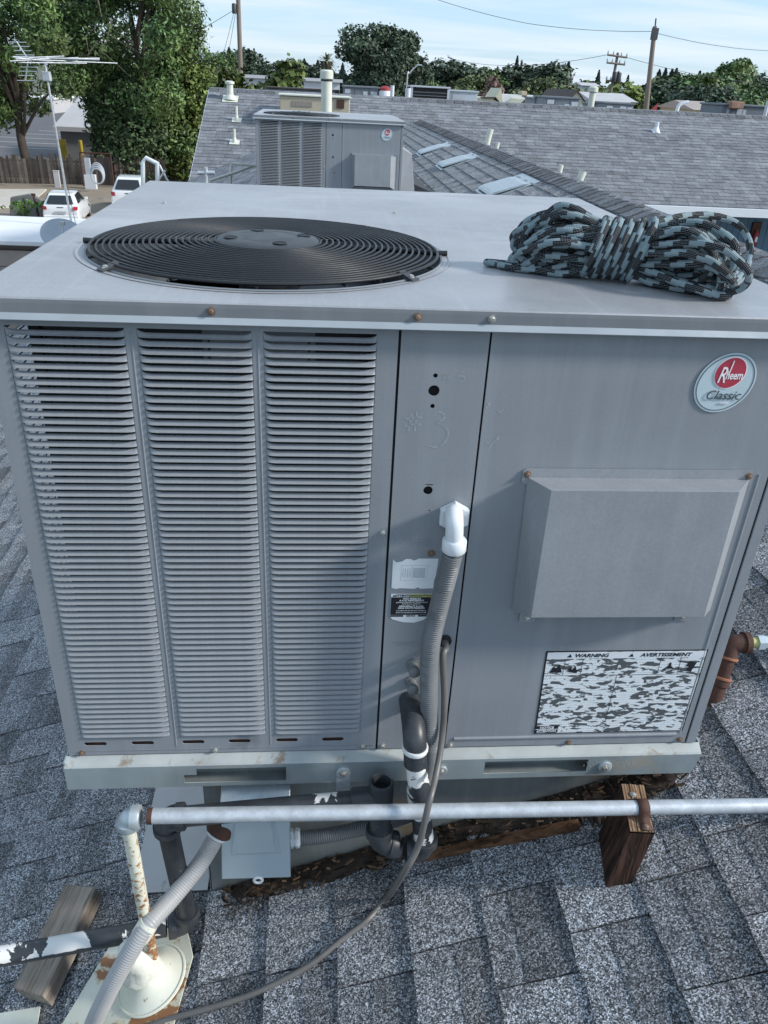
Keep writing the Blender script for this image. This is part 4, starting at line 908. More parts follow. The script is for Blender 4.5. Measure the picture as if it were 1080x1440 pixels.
# rotted strip and tar along the foot of the curb
rr = random.Random(5)
rt = thing('rotted_wood_strip', 'rotted black brown wood and tar strip along the foot of the curb', 'wood strip', (.8, 0, rz(.8)))
def strip(name, xa, xb, wy0, wy1, h, m, n=70, jag=1.0, yc=.045):
    mb = MB(); vs = []; K = 6
    for i in range(n+1):
        x = xa+(xb-xa)*i/n; e = min(1, i/4, (n-i)/4)
        wy = (wy0+(wy1-wy0)*i/n)*(.8+.4*rr.random()*jag)*max(.15, e); hh = h*(.5+.8*rr.random()*jag)*max(.1, e)
        for k in range(K):
            t = k/(K-1); yy = yc-wy*t; zz_ = rz(x)+.006+hh*math.sin(PI*min(1, .25+t*.75))*(.8+.4*rr.random()) - (.012 if t == 1 else 0)
            vs.append((x+rr.uniform(-.003, .003), yy, zz_))
    mb.add(vs, [(i*K+k, i*K+k+1, (i+1)*K+k+1, (i+1)*K+k) for i in range(n) for k in range(K-1)]); return obj(name, mb, m, rt, 50)
strip('tar_and_rot', .24, 1.26, .048, .070, .014, M['rot'])
strip('broken_edge', .88, 1.16, .085, .10, .014, M['rot'], 60)
mb = MB(); A = lambda x, y, h: Vector((x, y, rz(x)+h))
mb.hexa([A(.66, -.018, .004), A(1.0, -.050, .006), A(1.0, -.030, .006), A(.66, .004, .004), A(.66, -.018, .016), A(1.0, -.050, .020), A(1.0, -.030, .022), A(.66, .004, .018)]); obj('lath', mb, M['lath'], rt, bevel=.002)
sq = MB()
for i in range(420):
    x = rr.uniform(.25, 1.22); t_y = rr.random(); y = .045-t_y*(.050+.025*(x-.25)); L_ = rr.uniform(.004, .022); w_1 = rr.uniform(.0008, .0024); c = Vector((x, y, rz(x)+.010+.012*math.sin(PI*t_y)+rr.uniform(0, .008)))
    r3 = Matrix.Rotation(rr.gauss(-.35, .35), 3, 'Y') @ Matrix.Rotation(rr.gauss(0, .35), 3, 'Z'); sq.tone = rr.choice((.12, .15, .25, .3, .5, .8, 1.4)); sq.box(c-Vector((L_/2, w_1, w_1*.6)), c+Vector((L_/2, w_1, w_1*.6)), r3)
obj('splinter', sq, tone_mat('dark_wood_splinters', (.115, .075, .048), .9), rt, kind='stuff')
# grit heap near the disconnect box
gq = MB()
for i in range(260):
    x = rr.gauss(.29, .045); y = rr.gauss(-.005, .016); s_ = rr.uniform(.001, .0032); c = Vector((x, y, rz(x)+.008)); r3 = Matrix.Rotation(rr.uniform(0, 6), 3, Vector((rr.random(), rr.random(), 1)).normalized())
    gq.tone = rr.uniform(.3, 1.3); gq.box(c-Vector((s_, s_, s_*.7)), c+Vector((s_, s_, s_*.7)), r3)
g_ = obj('grit', gq, tone_mat('grit_crumbs', (.15, .145, .14), .9), kind='stuff'); tag(g_, 'loose grit and wood crumbs on the shingles below the blue grey box', 'grit')
peb = MB(); peb.lathe([(.0001, 0), (.006, .001), (.0085, .004), (.006, .008), (.0001, .010)], onroof(590, 1209, .006), RN, 9); o = obj('pebble', peb, M['ink'], None, 60); tag(o, 'single small black pebble on the shingles below the drain trap', 'pebble')

# ---- disconnect box with its fittings
db = thing('disconnect_box', 'pale blue grey electrical disconnect box hanging under the unit rail behind the galvanised pipe', 'electrical box', (.34, 0, -.2))
mb = MB(); mb.hexa([(.270, -.020, -.332), (.409, -.020, -.334), (.409, .046, -.334), (.270, .046, -.332), (.279, -.020, -.118), (.409, -.020, -.118), (.409, .046, -.118), (.279, .046, -.118)]); obj('body', mb, M['box'], db, bevel=.003)
mb = MB(); mb.hexa([(.276, -.026, -.126), (.412, -.026, -.126), (.412, .045, -.080), (.276, .045, -.080), (.276, -.0265, -.118), (.412, -.0265, -.118), (.412, .046, -.072), (.276, .046, -.072)]); obj('sloping_cap', mb, M['galv'], db, bevel=.002)
mb = MB(); F = [(.268, -.0245, -.336), (.411, -.0245, -.338), (.411, -.0245, -.124), (.278, -.0245, -.124)]; mb.prism(F, (0, .0035, 0)); cv = obj('cover', mb, M['box'], db, bevel=.002)
mb = MB(); a0 = [(.300, -.0248, -.140), (.380, -.0248, -.140), (.392, -.0248, -.262), (.292, -.0248, -.262)]; a1 = [(.308, -.0310, -.145), (.372, -.0310, -.145), (.380, -.0278, -.252), (.304, -.0278, -.252)]; mb.add(a0+a1, [(4, 5, 6, 7), (0, 1, 5, 4), (1, 2, 6, 5), (2, 3, 7, 6), (3, 0, 4, 7)]); obj('embossed_panel', mb, M['box'], cv, bevel=.0015)
mb = MB(); mb.tube([(.343+.0085*math.cos(2*PI*k/20), -.024, -.343+.0085*math.sin(2*PI*k/20)) for k in range(20)], .0032, 8, closed=True); obj('hasp_ring', mb, M['white'], cv, 60)
# white connector and bleached conduit to the right
cn = thing('short_conduit', 'pale ribbed conduit running from the white connector beside the disconnect box behind the drain trap', 'conduit', (.45, 0, -.25))
mb = MB(); mb.lathe([(.0205, 0), (.0205, .005), (.0175, .006), (.0175, .009), (.0205, .010), (.0205, .016), (.017, .020)], (.411, .012, -.262), (1, 0, .05), 8); obj('connector', mb, M['white'], cn, 30)
def ribbed(path, r, pitch=.0045, amp=.0010, n=400, seg=16):
    P = smoothpath(path, 24); L = [0.]
    for i in range(1, len(P)): L.append(L[-1]+(P[i]-P[i-1]).length)
    N_ = int(L[-1]/pitch)*4; out = []; rs = []; j = 0
    for k in range(N_+1):
        s_ = L[-1]*k/N_
        while j < len(L)-2 and L[j+1] < s_: j += 1
        t = (s_-L[j])/max(1e-9, L[j+1]-L[j]); out.append(P[j].lerp(P[j+1], t)); rs.append(r+(amp if k % 4 in (0, 1) else -amp))
    q = MB(); q.tube(out, rs, seg); return q
obj('hose', ribbed([(.430, .012, -.262), (.48, .012, -.258), (.54, .015, -.247), (.60, .010, -.222), (.645, -.005, -.185), (.668, -.032, -.13), (.672, -.045, -.06), aty(606, 1070, -.046), aty(604, 1020, -.045), aty(603, 960, -.044), aty(606, 905, -.044), aty(617, 855, -.044), aty(629, 810, -.044), aty(637, 778, -.044)], .0155), M['conduit'], cn, 60)
cn['label'] = 'grey ribbed conduit hanging from the white elbow and curving left to the disconnect box'
cn['category'] = 'conduit'; cn.name = 'flexible_conduit'
mb = MB(); mb.lathe([(.027, 0), (.027, .009), (.0235, .0105)], tuple(Vector((aty(638, 722, 0).x, -.0012, aty(638, 724, 0).z))), (0, -1, 0), 6); obj('hex_nut', mb, M['white'], cn)
mb = MB(); mb.tube(smoothpath([aty(638, 724, -.006), aty(638, 722, -.026), aty(639, 732, -.042), aty(639, 748, -.046), aty(638, 764, -.045)], 6), .0145, 18); obj('elbow', mb, M['white'], cn, 60)
mb = MB(); mb.lathe([(.0175, 0), (.0198, .003), (.0198, .020), (.0175, .023)], aty(638, 775, -.045), (-.02, 0, 1), 20); obj('collar', mb, M['white'], cn, 50)
# cable
P = [Vector((.689, .004, .265)), Vector((.690, -.018, .262)), aty(623, 925, -.034), aty(625, 985, -.045), aty(622, 1035, -.062), aty(614, 1085, -.105), aty(603, 1130, -.158), aty(588, 1190, -.180), aty(566, 1230, -.185), onroof(545, 1262, .016), onroof(515, 1295, .012), onroof(480, 1322, .012), onroof(440, 1354, .012), onroof(400, 1377, .012), onroof(355, 1398, .012), onroof(300, 1416, .014), onroof(215, 1441, .014), onroof(150, 1470, .014)]
mb = MB(); mb.tube(smoothpath(P, 8), .0060, 12); o = obj('cable', mb, M['cable'], None, 80); tag(o, 'thin grey brown cable looping from a panel hole down across the shingles', 'cable')
mb = MB(); mb.lathe([(.0125, 0), (.0125, .003), (.008, .004)], (.6895, -.0012, .265), (0, -1, 0), 20); obj('grommet', mb, M['black'], unit, 50)
# service ports
for z, nm in ((.2120, 'upper'), (.1720, 'lower')):
    sp_ = MB(); sp_.lathe([(.0125, 0), (.0125, .004), (.0090, .005), (.0090, .014), (.0105, .015), (.0105, .027), (.007, .029)], (.636, -.0012, z), (0, -1, .05), 12); obj('service_port', sp_, M['conduit'], unit, 40)

# ---- black drain pipe
R1 = .0200
dp = thing('drain_pipe', 'black plastic condensate drain with trap, vent tee and peeling white paint, under the unit', 'drain pipe', (.6, -.08, -.1))
def elbow(c, a, b, r, m, par, R=.032, name='elbow', ext=.020):
    c = Vector(c); a = Vector(a).normalized(); b = Vector(b).normalized()
    P = smoothpath([c+a*(R+ext), c+a*R, c+(a+b)*R*.30, c+b*R, c+b*(R+ext)], 6); q = MB(); q.tube(P, r*1.20, 18); o = obj(name, q, m, par, 50)
    for d_ in (a, b): q = MB(); q.lathe([(r*1.34, 0), (r*1.34, .014), (r*1.28, .0155)], c+d_*(R+ext-.014), d_, 18); obj('socket', q, m, o, 40)
    return o
def pipe(a, b, r, m, par, name='pipe', seg=18): q = MB(); q.tube([a, b], r, seg); return obj(name, q, m, par, 50)
uo = Vector((.636, -.085, .118))
mb = MB(); mb.tube(smoothpath([(.636, -.001, .128), (.636, -.045, .126), (.637, -.078, .112), (.639, -.088, .085), (.641, -.088, .055)], 6), .0212, 18); obj('outlet_elbow', mb, M['pvcblack'], dp, 50)
mb = MB(); mb.lathe([(.0232, 0), (.0238, .002), (.0238, .007), (.0225, .009)], (.6385, -.087, .088), (0, 0, 1), 18); obj('socket', mb, M['whitepaint'], dp, 40)
top_ = Vector((.642, -.088, .062)); bot = Vector((.672, -.085, -.155))
mb = MB(); d_ = bot-top_; mb.tube([top_, top_+d_*.12, top_+d_*.25, top_+d_*.36, top_+d_*.62, top_+d_*.70, bot], [.0195, .0195, .0205, .0230, .0230, .0195, .0195], 20); obj('pipe', mb, M['pvcsplash'], dp, 60)
elbow((.674, -.085, -.185), (-.05, 0, 1), (-1, 0, .0), R1, M['pvcblack'], dp, .022, ext=.012)
pipe((.63, -.085, -.186), (.615, -.083, -.184), R1, M['pvcblack'], dp)
elbow((.585, -.080, -.165), (1, 0, -.3), (0, .1, 1), R1, M['pvcblack'], dp, .022, ext=.012)
mb = MB(); mb.tube([(.586, -.078, -.135), (.586, -.068, -.075), (.585, -.062, -.030)], .0205, 18, caps=False); obj('riser', mb, M['pvcblack'], dp, 50)
mb = MB(); mb.lathe([(.0205, 0), (.0240, .002), (.0240, .050), (.0225, .052), (.0185, .0515), (.0180, .028), (.0001, .028)], (.585, -.064, -.072), (0, .08, 1), 22); mb.f = mb.f[:-2]; mb.t = mb.t[:-2]; mb.mi = mb.mi[:-2]; tee = obj('vent_tee', mb, M['pvcblack'], dp, 45)
mb = MB(); mb.lathe([(.0180, 0), (.0001, .001)], (.585, -.0625, -.040), (0, .08, 1), 20); obj('bore', mb, M['dark'], tee)
mb = MB(); mb.lathe([(.0265, 0), (.0275, .002), (.0275, .016), (.0255, .018)], (.585, -.0605, -.027), (0, .08, 1), 22); mb.f = mb.f[:-2]; mb.t = mb.t[:-2]; mb.mi = mb.mi[:-2]
mb = MB(); mb.lathe([(.0245, 0), (.0245, .045), (.023, .048)], (.578, -.064, -.062), (-1, 0, -.10), 18); obj('socket', mb, M['pvcblack'], tee, 40)
pipe((.545, -.064, -.066), (.190, -.060, -.103), .0195, M['pvcrun'], dp)
elbow((.180, -.060, -.104), (1, 0, .10), (0, .05, -1), R1, M['pvcblack'], dp, .020, ext=.014)
pipe((.180, -.058, -.13), (.193, -.042, -.43), R1, M['pvcblack'], dp)
elbow((.194, -.040, -.452), (-.04, -.05, 1), (-.97, -.22, .08), R1, M['pvcblack'], dp, .024, ext=.016)
q0 = Vector((.150, -.050, -.448)); q1 = aty(0, 1345, -.10); q2 = q1+(q1-q0)*.6
pipe(q0, q2, R1, M['pvcpatch'], dp)
# scrap of white tape between the trap and the pipe
mb = MB(); mb.prism([(.628, -.063, -.100), (.662, -.060, -.078), (.668, -.060, -.124)], (0, .002, 0)); obj('tape_scrap', mb, M['whitepaint'], dp)

# ---- galvanised gas pipe, rusted riser, strap, post
GY = -.135
gp = thing('gas_pipe', 'galvanised pipe running level across the front, with a rusty cream riser at its left end', 'pipe', (.7, GY, -.02))
xl, zl = .145, -.0085; xr = 2.1; zr = zl-.0170*(xr-xl)
pipe((xl+.028, GY, zl), (xr, GY, zr), .0136, M['galvpipe'], gp)
mb = MB(); mb.lathe([(.0142, 0), (.0142, .009)], (xl+.024, GY, zl), (1, 0, -.017), 16); obj('rusty_thread', mb, M['rust'], gp, 40)
elbow((xl-.010, GY, zl-.002), (1, 0, -.01), (0, .04, -1), .0158, M['galv'], gp, .012, ext=.008)
ra = Vector((xl-.012, GY+.002, zl-.030)); rb = Vector((.134, -.120, -.44)); pipe(ra, rb, .0120, M['creamrust'], gp, 'riser')
po = thing('wood_post', 'short dark weathered wood post holding up the galvanised pipe on the shingles', 'post', (1.06, -.12, rz(1.05)))
def post_ring(t, z): return [Vector((1.030-.020*t, -.176-.006*t, z)), Vector((1.076-.018*t, -.180-.006*t, z)), Vector((1.098-.018*t, -.068, z)), Vector((1.052-.020*t, -.064, z))]
mb = MB(); lv = [(0, -.040), (.3, -.09), (.7, -.14), (1, None)]; vs = []
for t, z in lv:
    for p in post_ring(t, z if z is not None else 0):
        if z is None: p.z = rz(p.x)-.01
        vs.append(p+Vector((rr.uniform(-.001, .001), rr.uniform(-.001, .001), 0)))
fc = [(i*4+k, i*4+(k+1) % 4, (i+1)*4+(k+1) % 4, (i+1)*4+k) for i in range(3) for k in range(4)]
mb.add(vs, [tuple(reversed(f)) for f in fc]+[(12, 13, 14, 15)]); obj('body', mb, M['wooddark'], po, bevel=.0015)
mb = MB(); tp = post_ring(0, -.0400); cc = sum(tp, Vector())/4; ins = [c_.lerp(cc, .04) for c_ in tp]; n_ = 9
for i in range(n_):
    a, b2, c_, d2 = ins[0].lerp(ins[1], i/n_+.012), ins[0].lerp(ins[1], (i+1)/n_-.012), ins[3].lerp(ins[2], (i+1)/n_-.012), ins[3].lerp(ins[2], i/n_+.012)
    h = rr.uniform(.001, .004); mb.hexa([a, b2, c_, d2]+[p+Vector((0, 0, h)) for p in (a, b2, c_, d2)])
obj('end_grain', mb, M['endgrain'], po, kind='stuff')
pzc = zl-.017*(1.064-xl)
st = MB(); P = [(1.064, -.105, -.036), (1.064, -.113, -.030)]+[(1.064, GY+.0160*math.cos(a), pzc+.0160*math.sin(a)) for a in [math.radians(v) for v in (60, 90, 125, 160, 195)]]+[(1.064, -.158, -.036), (1.064, -.176, -.0355)]
P = [Vector(p) for p in P]; vs = []
for p in P: vs += [p+Vector((-.0105, 0, 0)), p+Vector((.0105, 0, 0))]
st.add(vs, [(2*i, 2*i+1, 2*i+3, 2*i+2) for i in range(len(P)-1)]); so_ = obj('pipe_strap', st, M['rust'], po, 60); md = so_.modifiers.new('solidify', 'SOLIDIFY'); md.thickness = .0025; md.offset = 0
screw(po, (1.066, -.094, -.037), (0, 0, 1), .005); screw(po, (1.062, -.170, -.0345), (0, 0, 1), .005, True)

# ---- flashing cone with boot and rusty cream sheet
fb = thing('roof_flashing', 'cream painted sheet flashing with rust blooms under the rusty riser', 'flashing', (.08, -.1, rz(.08)))
def rq(px, py, h): return onroof(px, py, h)
poly_ = [(160, 1322), (262, 1300), (272, 1345), (240, 1460), (230, 1490), (60, 1490), (88, 1440)]
T0 = [rq(x, y, .014) for x, y in poly_]; mb = MB(); mb.prism(T0, RN*.0022); obj('sheet', mb, M['creamsheet'], fb, bevel=.0008)
cone = thing('pipe_flashing', 'round cream cone flashing sealed around the foot of the rusty riser', 'flashing', rq(214, 1380, .016))
cb = rq(214, 1378, .0175)
mb = MB(); mb.lathe([(.0745, 0), (.0745, .003), (.0715, .0045), (.0690, .0030), (.0660, .0045), (.052, .013), (.034, .030), (.027, .048), (.024, .062)], cb, RN, 40); obj('cone', mb, M['creamcone'], cone, 40)
q = MB(); rs_ = [(.038, .036), (.041, .050), (.037, .066), (.0375, .082), (.033, .098), (.024, .108), (.014, .112)]; seg = 26; vs = []
axu = Vector((0, 1, 0)); ax2 = RN.cross(axu).normalized()
for i, (r, h) in enumerate(rs_):
    lean_ = Vector((.004, .010, 0))*(i/6)
    for k in range(seg): a = 2*PI*k/seg; rj = r*(1+.10*math.sin(3*a+i)+.07*rr.uniform(-1, 1)); vs.append(cb+RN*(h+rr.uniform(-.003, .003))+lean_+(axu*math.cos(a)+ax2*math.sin(a))*rj)
q.add(vs, [(i*seg+k, i*seg+(k+1) % seg, (i+1)*seg+(k+1) % seg, (i+1)*seg+k) for i in range(len(rs_)-1) for k in range(seg)]+[tuple(range((len(rs_)-1)*seg, len(rs_)*seg))]); obj('sealant', q, M['sealant'], cone, 70)
# cream sheet corner at the lower left
mb = MB(); mb.prism([rq(x, y, .016) for x, y in ((-40, 1432), (57, 1416), (48, 1475), (-50, 1490))], RN*.002); o = obj('sheet_metal_corner', mb, M['creamcone']); tag(o, 'corner of a cream painted metal sheet in the lower left on the shingles', 'metal sheet')
# liquid-tight conduit to the lower left
lc = thing('flexible_conduit', 'bleached grey conduit coming out of a rusty bushing and running over the cone flashing', 'conduit', (.2, -.1, -.25))
CP = [Vector((.300, .030, -.175)), Vector((.275, -.005, -.195)), aty(283, 1212, -.045), aty(243, 1262, -.095), aty(205, 1305, -.15), aty(170, 1362, -.185), aty(146, 1408, -.20), aty(128, 1450, -.205), aty(118, 1500, -.21)]
obj('hose', ribbed(CP, .0172, .005, .00035), M['conduit_light'], lc, 70)
bd = (CP[2]-CP[1]).normalized()
mb = MB(); mb.lathe([(.0255, -.020), (.0275, -.016), (.0275, .004), (.0245, .008), (.0190, .010)], CP[1]+bd*.012, bd, 20); obj('bushing', mb, M['rust'], lc, 40)
mb = MB(); mb.lathe([(.0205, .0), (.0205, .004), (.0178, .006)], CP[1]+bd*.022, bd, 20); obj('liner', mb, M['white'], lc, 40)
# pale sealant smear on the conduit
ci = aty(203, 1308, -.15); di = (CP[4]-CP[5]).normalized(); mb = MB(); mb.lathe([(.0176, -.02), (.0192, -.012), (.0192, .012), (.0176, .018)], ci, di, 20); obj('sealant_smear', mb, M['creamcone'], lc, 50)
# weathered wood block
wb = MB(); A4 = [onroof(x, y, .012) for x, y in ((32, 1402), (74, 1416), (146, 1262), (104, 1256))]
wb.hexa(A4+[p+RN*.040+Vector((0, 0, .0)) for p in A4]); 
wbo = obj('wood_block', wb, M['woodgrey'], None, bevel=.003); tag(wbo, 'split weathered grey brown wood block on the shingles under the black pipe', 'wood block')
dv = (A4[3]-A4[0]).normalized()
# orient grain: give the block its own axes
Mx = Matrix.Identity(4); ey = dv; ez = RN; ex_ = ey.cross(ez).normalized(); ez = ex_.cross(ey)
Mx = Matrix(((ex_.x, ey.x, ez.x, A4[0].x), (ex_.y, ey.y, ez.y, A4[0].y), (ex_.z, ey.z, ez.z, A4[0].z), (0, 0, 0, 1)))
wbo.data.transform(Mx.inverted()); wbo.matrix_world = Mx
# brown iron elbow at the right of the unit
ie = thing('gas_fitting', 'rusty brown iron elbow and pale union beside the right corner of the unit', 'pipe fitting', (1.39, .23, 0))
ec = aty(1030, 905, .23); e2 = aty(1014, 955, .20)
mb = MB(); mb.tube(smoothpath([ec+Vector((.038, 0, .002)), ec+Vector((.014, 0, .001)), ec+Vector((-.004, 0, -.006)), ec+(e2-ec)*.42], 6), .0205, 18); obj('elbow', mb, M['rust'], ie, 50)
mb = MB(); mb.lathe([(.0245, 0), (.0245, .012), (.022, .014)], ec+Vector((.024, 0, .002)), (1, 0, 0), 18); obj('collar', mb, M['rust'], ie, 40)
dn = (e2-ec).normalized(); mb = MB(); mb.tube([ec+dn*.03, e2+dn*.10], .0165, 18); obj('nipple', mb, M['rust'], ie, 50)
for f_, w_2 in ((.030, .005), (.078, .005)): mb = MB(); mb.lathe([(.021, 0), (.0222, .001), (.0222, w_2), (.021, w_2+.001)], ec+dn*f_, dn, 18); obj('ring', mb, M['copper'], ie, 40)
mb = MB(); mb.lathe([(.0195, 0), (.0205, .016), (.018, .018)], ec+dn*.083, dn, 18); obj('lower_collar', mb, M['rust'], ie, 40)
mb = MB(); mb.lathe([(.012, 0), (.012, .024)], ec+Vector((.036, 0, .002)), (1, 0, .05), 14); obj('brass_nipple', mb, M['paperyellow'], ie, 40)
mb = MB(); mb.lathe([(.0175, 0), (.0175, .016), (.0145, .018), (.0145, .05), (.018, .051), (.018, .30)], ec+Vector((.056, 0, .003)), (1, .0, .04), 6); obj('union', mb, M['box'], ie)

# ================================================================== ROPE BUNDLE ON THE TOP COVER
ZT = UH+TT
rope = thing('rope_bundle', 'hank of teal and black braided rope wrapped in the middle, on the unit top', 'rope', (.95, .22, ZT))
ra_ = Vector((.955, -.30, 0)).normalized(); rc = Vector((.955, .215, ZT+.048)); rs1 = Vector((0, 0, 1)); rs2 = ra_.cross(rs1).normalized()   # rs2 points towards the camera side or away
rr = random.Random(21); RR = .0061
def strand(phi, La, Lb, Wa, Wb, wr, wphi, tilt=0.0, za=0., zb=0., ya=0., yb=0.):
    """one long loop through the waist; La/Lb reach left/right, Wa/Wb half-widths of the two bights"""
    d = rs1*math.sin(phi)+rs2*math.cos(phi); wv = rs1*math.sin(wphi)*wr+rs2*math.cos(wphi)*wr
    P = []; N_ = 24
    for t in range(N_):
        a = 2*PI*t/N_; u = math.cos(a); s_ = math.sin(a)
        L = Lb if u > 0 else La; Wd = Wb if u > 0 else Wa; zz2 = zb if u > 0 else za; yy2 = yb if u > 0 else ya
        au = abs(u); prof = min(1, au/.62)**1.3
        ue = math.copysign(au**.8, u)
        hw = .005+(Wd*1.5-.005)*prof
        p = rc+ra_*(L*ue)+d*(s_*hw)+wv*(1-prof*.45)+rs1*(zz2*prof)+rs2*(yy2*prof)
        if u > 0: p += rs2*.040*ue*ue*(L/.17)**2 - rs1*.012*ue
        else: p += rs2*-.012*ue*ue - rs1*.016*ue*ue
        p += Vector((rr.uniform(-1, 1), rr.uniform(-1, 1), rr.uniform(-1, 1)))*.0022*prof
        p.z = max(p.z, ZT+RR+.0006); P.append(p)
    q = MB(); q.tube(smoothpath(P, 5, True), RR, 12, closed=True, uv=True); return obj('strand', q, M['rope'], rope, 80)
# layers round the waist
SP = []
for i in range(14): SP.append((2*PI*i/14, .0285))
for i in range(9): SP.append((2*PI*i/9+.3, .0185))
for i in range(5): SP.append((2*PI*i/5+.6, .0080))
for i, (w, wr) in enumerate(SP):
    up_ = math.sin(w)*wr; sd = math.cos(w)*wr; outer = wr > .02
    strand(1.25+rr.uniform(-.7, .7), .140+rr.uniform(-.02, .035), .165+rr.uniform(-.025, .02), rr.uniform(.018, .036), rr.uniform(.026, .044) if outer else rr.uniform(.012, .026), wr, w, za=up_*.30-.004, zb=up_*.25, ya=sd*.55, yb=sd*.95)
strand(1.25, .135, .13, .032, .022, .027, 1.57, za=.022, zb=-.004)
strand(1.05, .122, .15, .026, .040, .024, 1.2, za=.024, zb=.0)
strand(.25, .215, .18, .010, .030, .028, -1.2, za=-.034, zb=-.02, ya=-.004)
strand(.1, .195, .175, .014, .040, .022, -.9, za=-.030, zb=-.02, yb=.02)
strand(1.0, .15, .195, .020, .045, .024, .3, za=-.01, zb=-.004, yb=.03)
lp_ = [rc+ra_*.03+rs1*.030, rc+ra_*.075+rs1*.040-rs2*.03*0]
Q = [aty(905, 325, .20), aty(945, 307, .26), aty(1000, 303, .30), aty(1040, 318, .30), aty(1055, 350, .26), aty(1044, 385, .21), aty(1018, 400, .17), aty(985, 395, .15), aty(940, 375, .16)]
Q = [Vector((p.x, p.y, max(p.z, ZT+.0075))) for p in Q]
q = MB(); q.tube(smoothpath(Q, 8), RR, 12, uv=True); obj('loose_loop', q, M['rope'], rope, 80)
# wrapping turns
q = MB(); P = []; turns = 9.6; n_ = int(turns*26)
for i in range(n_+1):
    a = 2*PI*i/26; u = -.043+.086*i/n_+.002*math.sin(a*.5+1); r = .0455+.0010*math.sin(i*.11)+(.004 if i > n_*.88 else 0)
    vz = math.sin(a)*r*1.02
    P.append(rc+ra_*(u+.014*math.sin(a))+rs1*max(vz, -.048+RR+.001)+rs2*(math.cos(a)*r*1.0))
q.tube(P, RR*.92, 12, uv=True); obj('wrapping', q, M['rope'], rope, 80)
kc = atz(826, 386, ZT+.008)
for i, (dx, dy, dz, r) in enumerate(((0, 0, 0, .0062), (.006, .003, .002, .005), (-.002, .004, .007, .0055), (.004, -.004, .004, .004))):
    q = MB(); c = kc+Vector((dx, dy, dz)); q.lathe([(.0001, -r), (r*.7, -r*.7), (r, 0), (r*.75, r*.65), (.0001, r)], c, (.3, .2, 1), 10); obj('string_knot', q, M['string'], rope, 80) if i == 0 else obj('string_end', q, M['string'], rope, 80)
# ================================================================== LEFT YARD
# carport / low building with white roof and brown fascia
cp = thing('carport', 'low carport with a flat white roof and brown board front at far left', 'carport', (-9, 20, GZ))
a = aty(0, 345, 20.2); z0 = a.z; b = aty(62, 349, 20.2); back = atz(0, 308, z0+.02); br = atz(101, 313, z0+.02)
x_l = a.x-9; x_r = br.x+2.4
mb = MB(); mb.prism([(x_l, 20.2, z0), (x_r-1.0, 20.2, z0), (x_r, back.y, z0), (x_l, back.y, z0)], (0, 0, .12)); obj('roof', mb, M['whitepanel'], cp, bevel=.02)
mb = MB()
for i in range(7):
    mb.box((x_l, 20.24, z0-.10-(i+1)*.42), (x_r-1.1, 20.30, z0-.12-i*.42))
obj('front_boards', mb, M['fascia'], cp, kind='stuff')
mb = MB(); mb.box((x_l, 20.17, z0-.075), (x_r-1.0, 20.26, z0-.002)); mb.box((x_l, 20.20, z0-.10), (x_r-1.0, 20.28, z0-.075)); obj('trim', mb, M['browntrim'], cp)
mb = MB(); mb.box((x_l, 20.31, GZ), (x_r-1.2, back.y-.2, z0-.02)); obj('wall', mb, M['fascia'], cp)
# dish
dc = atz(88, 332, z0+.45); ds = thing('satellite_dish', 'grey satellite dish standing on the white carport roof at the foot of the antenna mast', 'satellite dish', (dc.x, dc.y, z0+.12))
mb = MB(); ax_ = Vector((.25, -.55, .75)).normalized(); mb.lathe([(.0001, -.0), (.2, .012), (.36, .045), (.50, .095), (.505, .10), (.36, .055), (.2, .022), (.0002, .01)], dc-ax_*.05, ax_, 32); obj('reflector', mb, M['aclight'], ds, 60)
mb = MB(); mb.tube([dc-ax_*.04, Vector((dc.x, dc.y+.1, z0+.12))], .03, 8); obj('mount', mb, M['alu'], ds)
mb = MB(); mb.tube([dc+Vector((.1, -.35, -.2)), dc+ax_*.42], .014, 6); mb.box(dc+ax_*.42-Vector((.05, .05, .04)), dc+ax_*.42+Vector((.05, .05, .04))); obj('feed_arm', mb, M['alu'], ds)
# antenna: mast + boom with elements
ab = atz(101, 318, z0+.12); AY = ab.y; at_ = aty(63, 88, AY)
an = thing('tv_antenna', 'old aluminium television antenna on a tall thin mast rising from the carport', 'antenna', (ab.x, ab.y, z0+.12))
mtop = Vector((at_.x, AY, at_.z)); mb = MB(); mb.tube([ab, ab+(mtop-ab)*.5], .032, 8); mb.tube([ab+(mtop-ab)*.5, mtop], .026, 8); obj('mast', mb, M['alu'], an, 50)
mb = MB(); mb.box(mtop+Vector((-.10, -.09, -.42)), mtop+Vector((.10, .09, -.20))); obj('rotator', mb, M['aclight'], an, bevel=.02)
def ap_(px, py, dy=0): return aty(px, py, AY+dy)
def rod(name, p, q_, r=.013, m='alu'): mb = MB(); mb.tube([p, q_], r, 6); return obj(name, mb, M[m], an)
rod('boom', ap_(20, 80, -.3), ap_(140, 84, .5), .022)
for (pa, pb, ya, yb) in (((14, 86), (110, 81), -.9, .9), ((22, 83), (140, 82), -.6, 1.0), ((30, 88), (122, 89), -.8, .3), ((45, 84), (165, 89), -.4, 1.2), ((40, 81), (90, 79), -.5, .5), ((18, 80), (75, 88), -.6, .3)):
    rod('element', ap_(*pa, ya), ap_(*pb, yb), .014)
sb = rod('reflector_spine', ap_(23, 58), ap_(40, 84), .016); rod('reflector_spine', ap_(40, 84), ap_(36, 113), .016)
for i, (xa, xb, y) in enumerate(((13, 37, 59), (18, 41, 65), (20, 44, 71), (22, 48, 77), (26, 52, 88), (28, 54, 94), (27, 52, 100), (26, 48, 106), (24, 48, 113))):
    rod('director', ap_(xa, y), ap_(xb, y+.5), .010)
mb = MB(); mb.tube(smoothpath([mtop+Vector((.05, 0, -.4)), ap_(72, 150, .05), ap_(86, 220, .05), ab+Vector((.12, 0, 0))], 6), .008, 5); obj('lead_wire', mb, M['wire'], an)

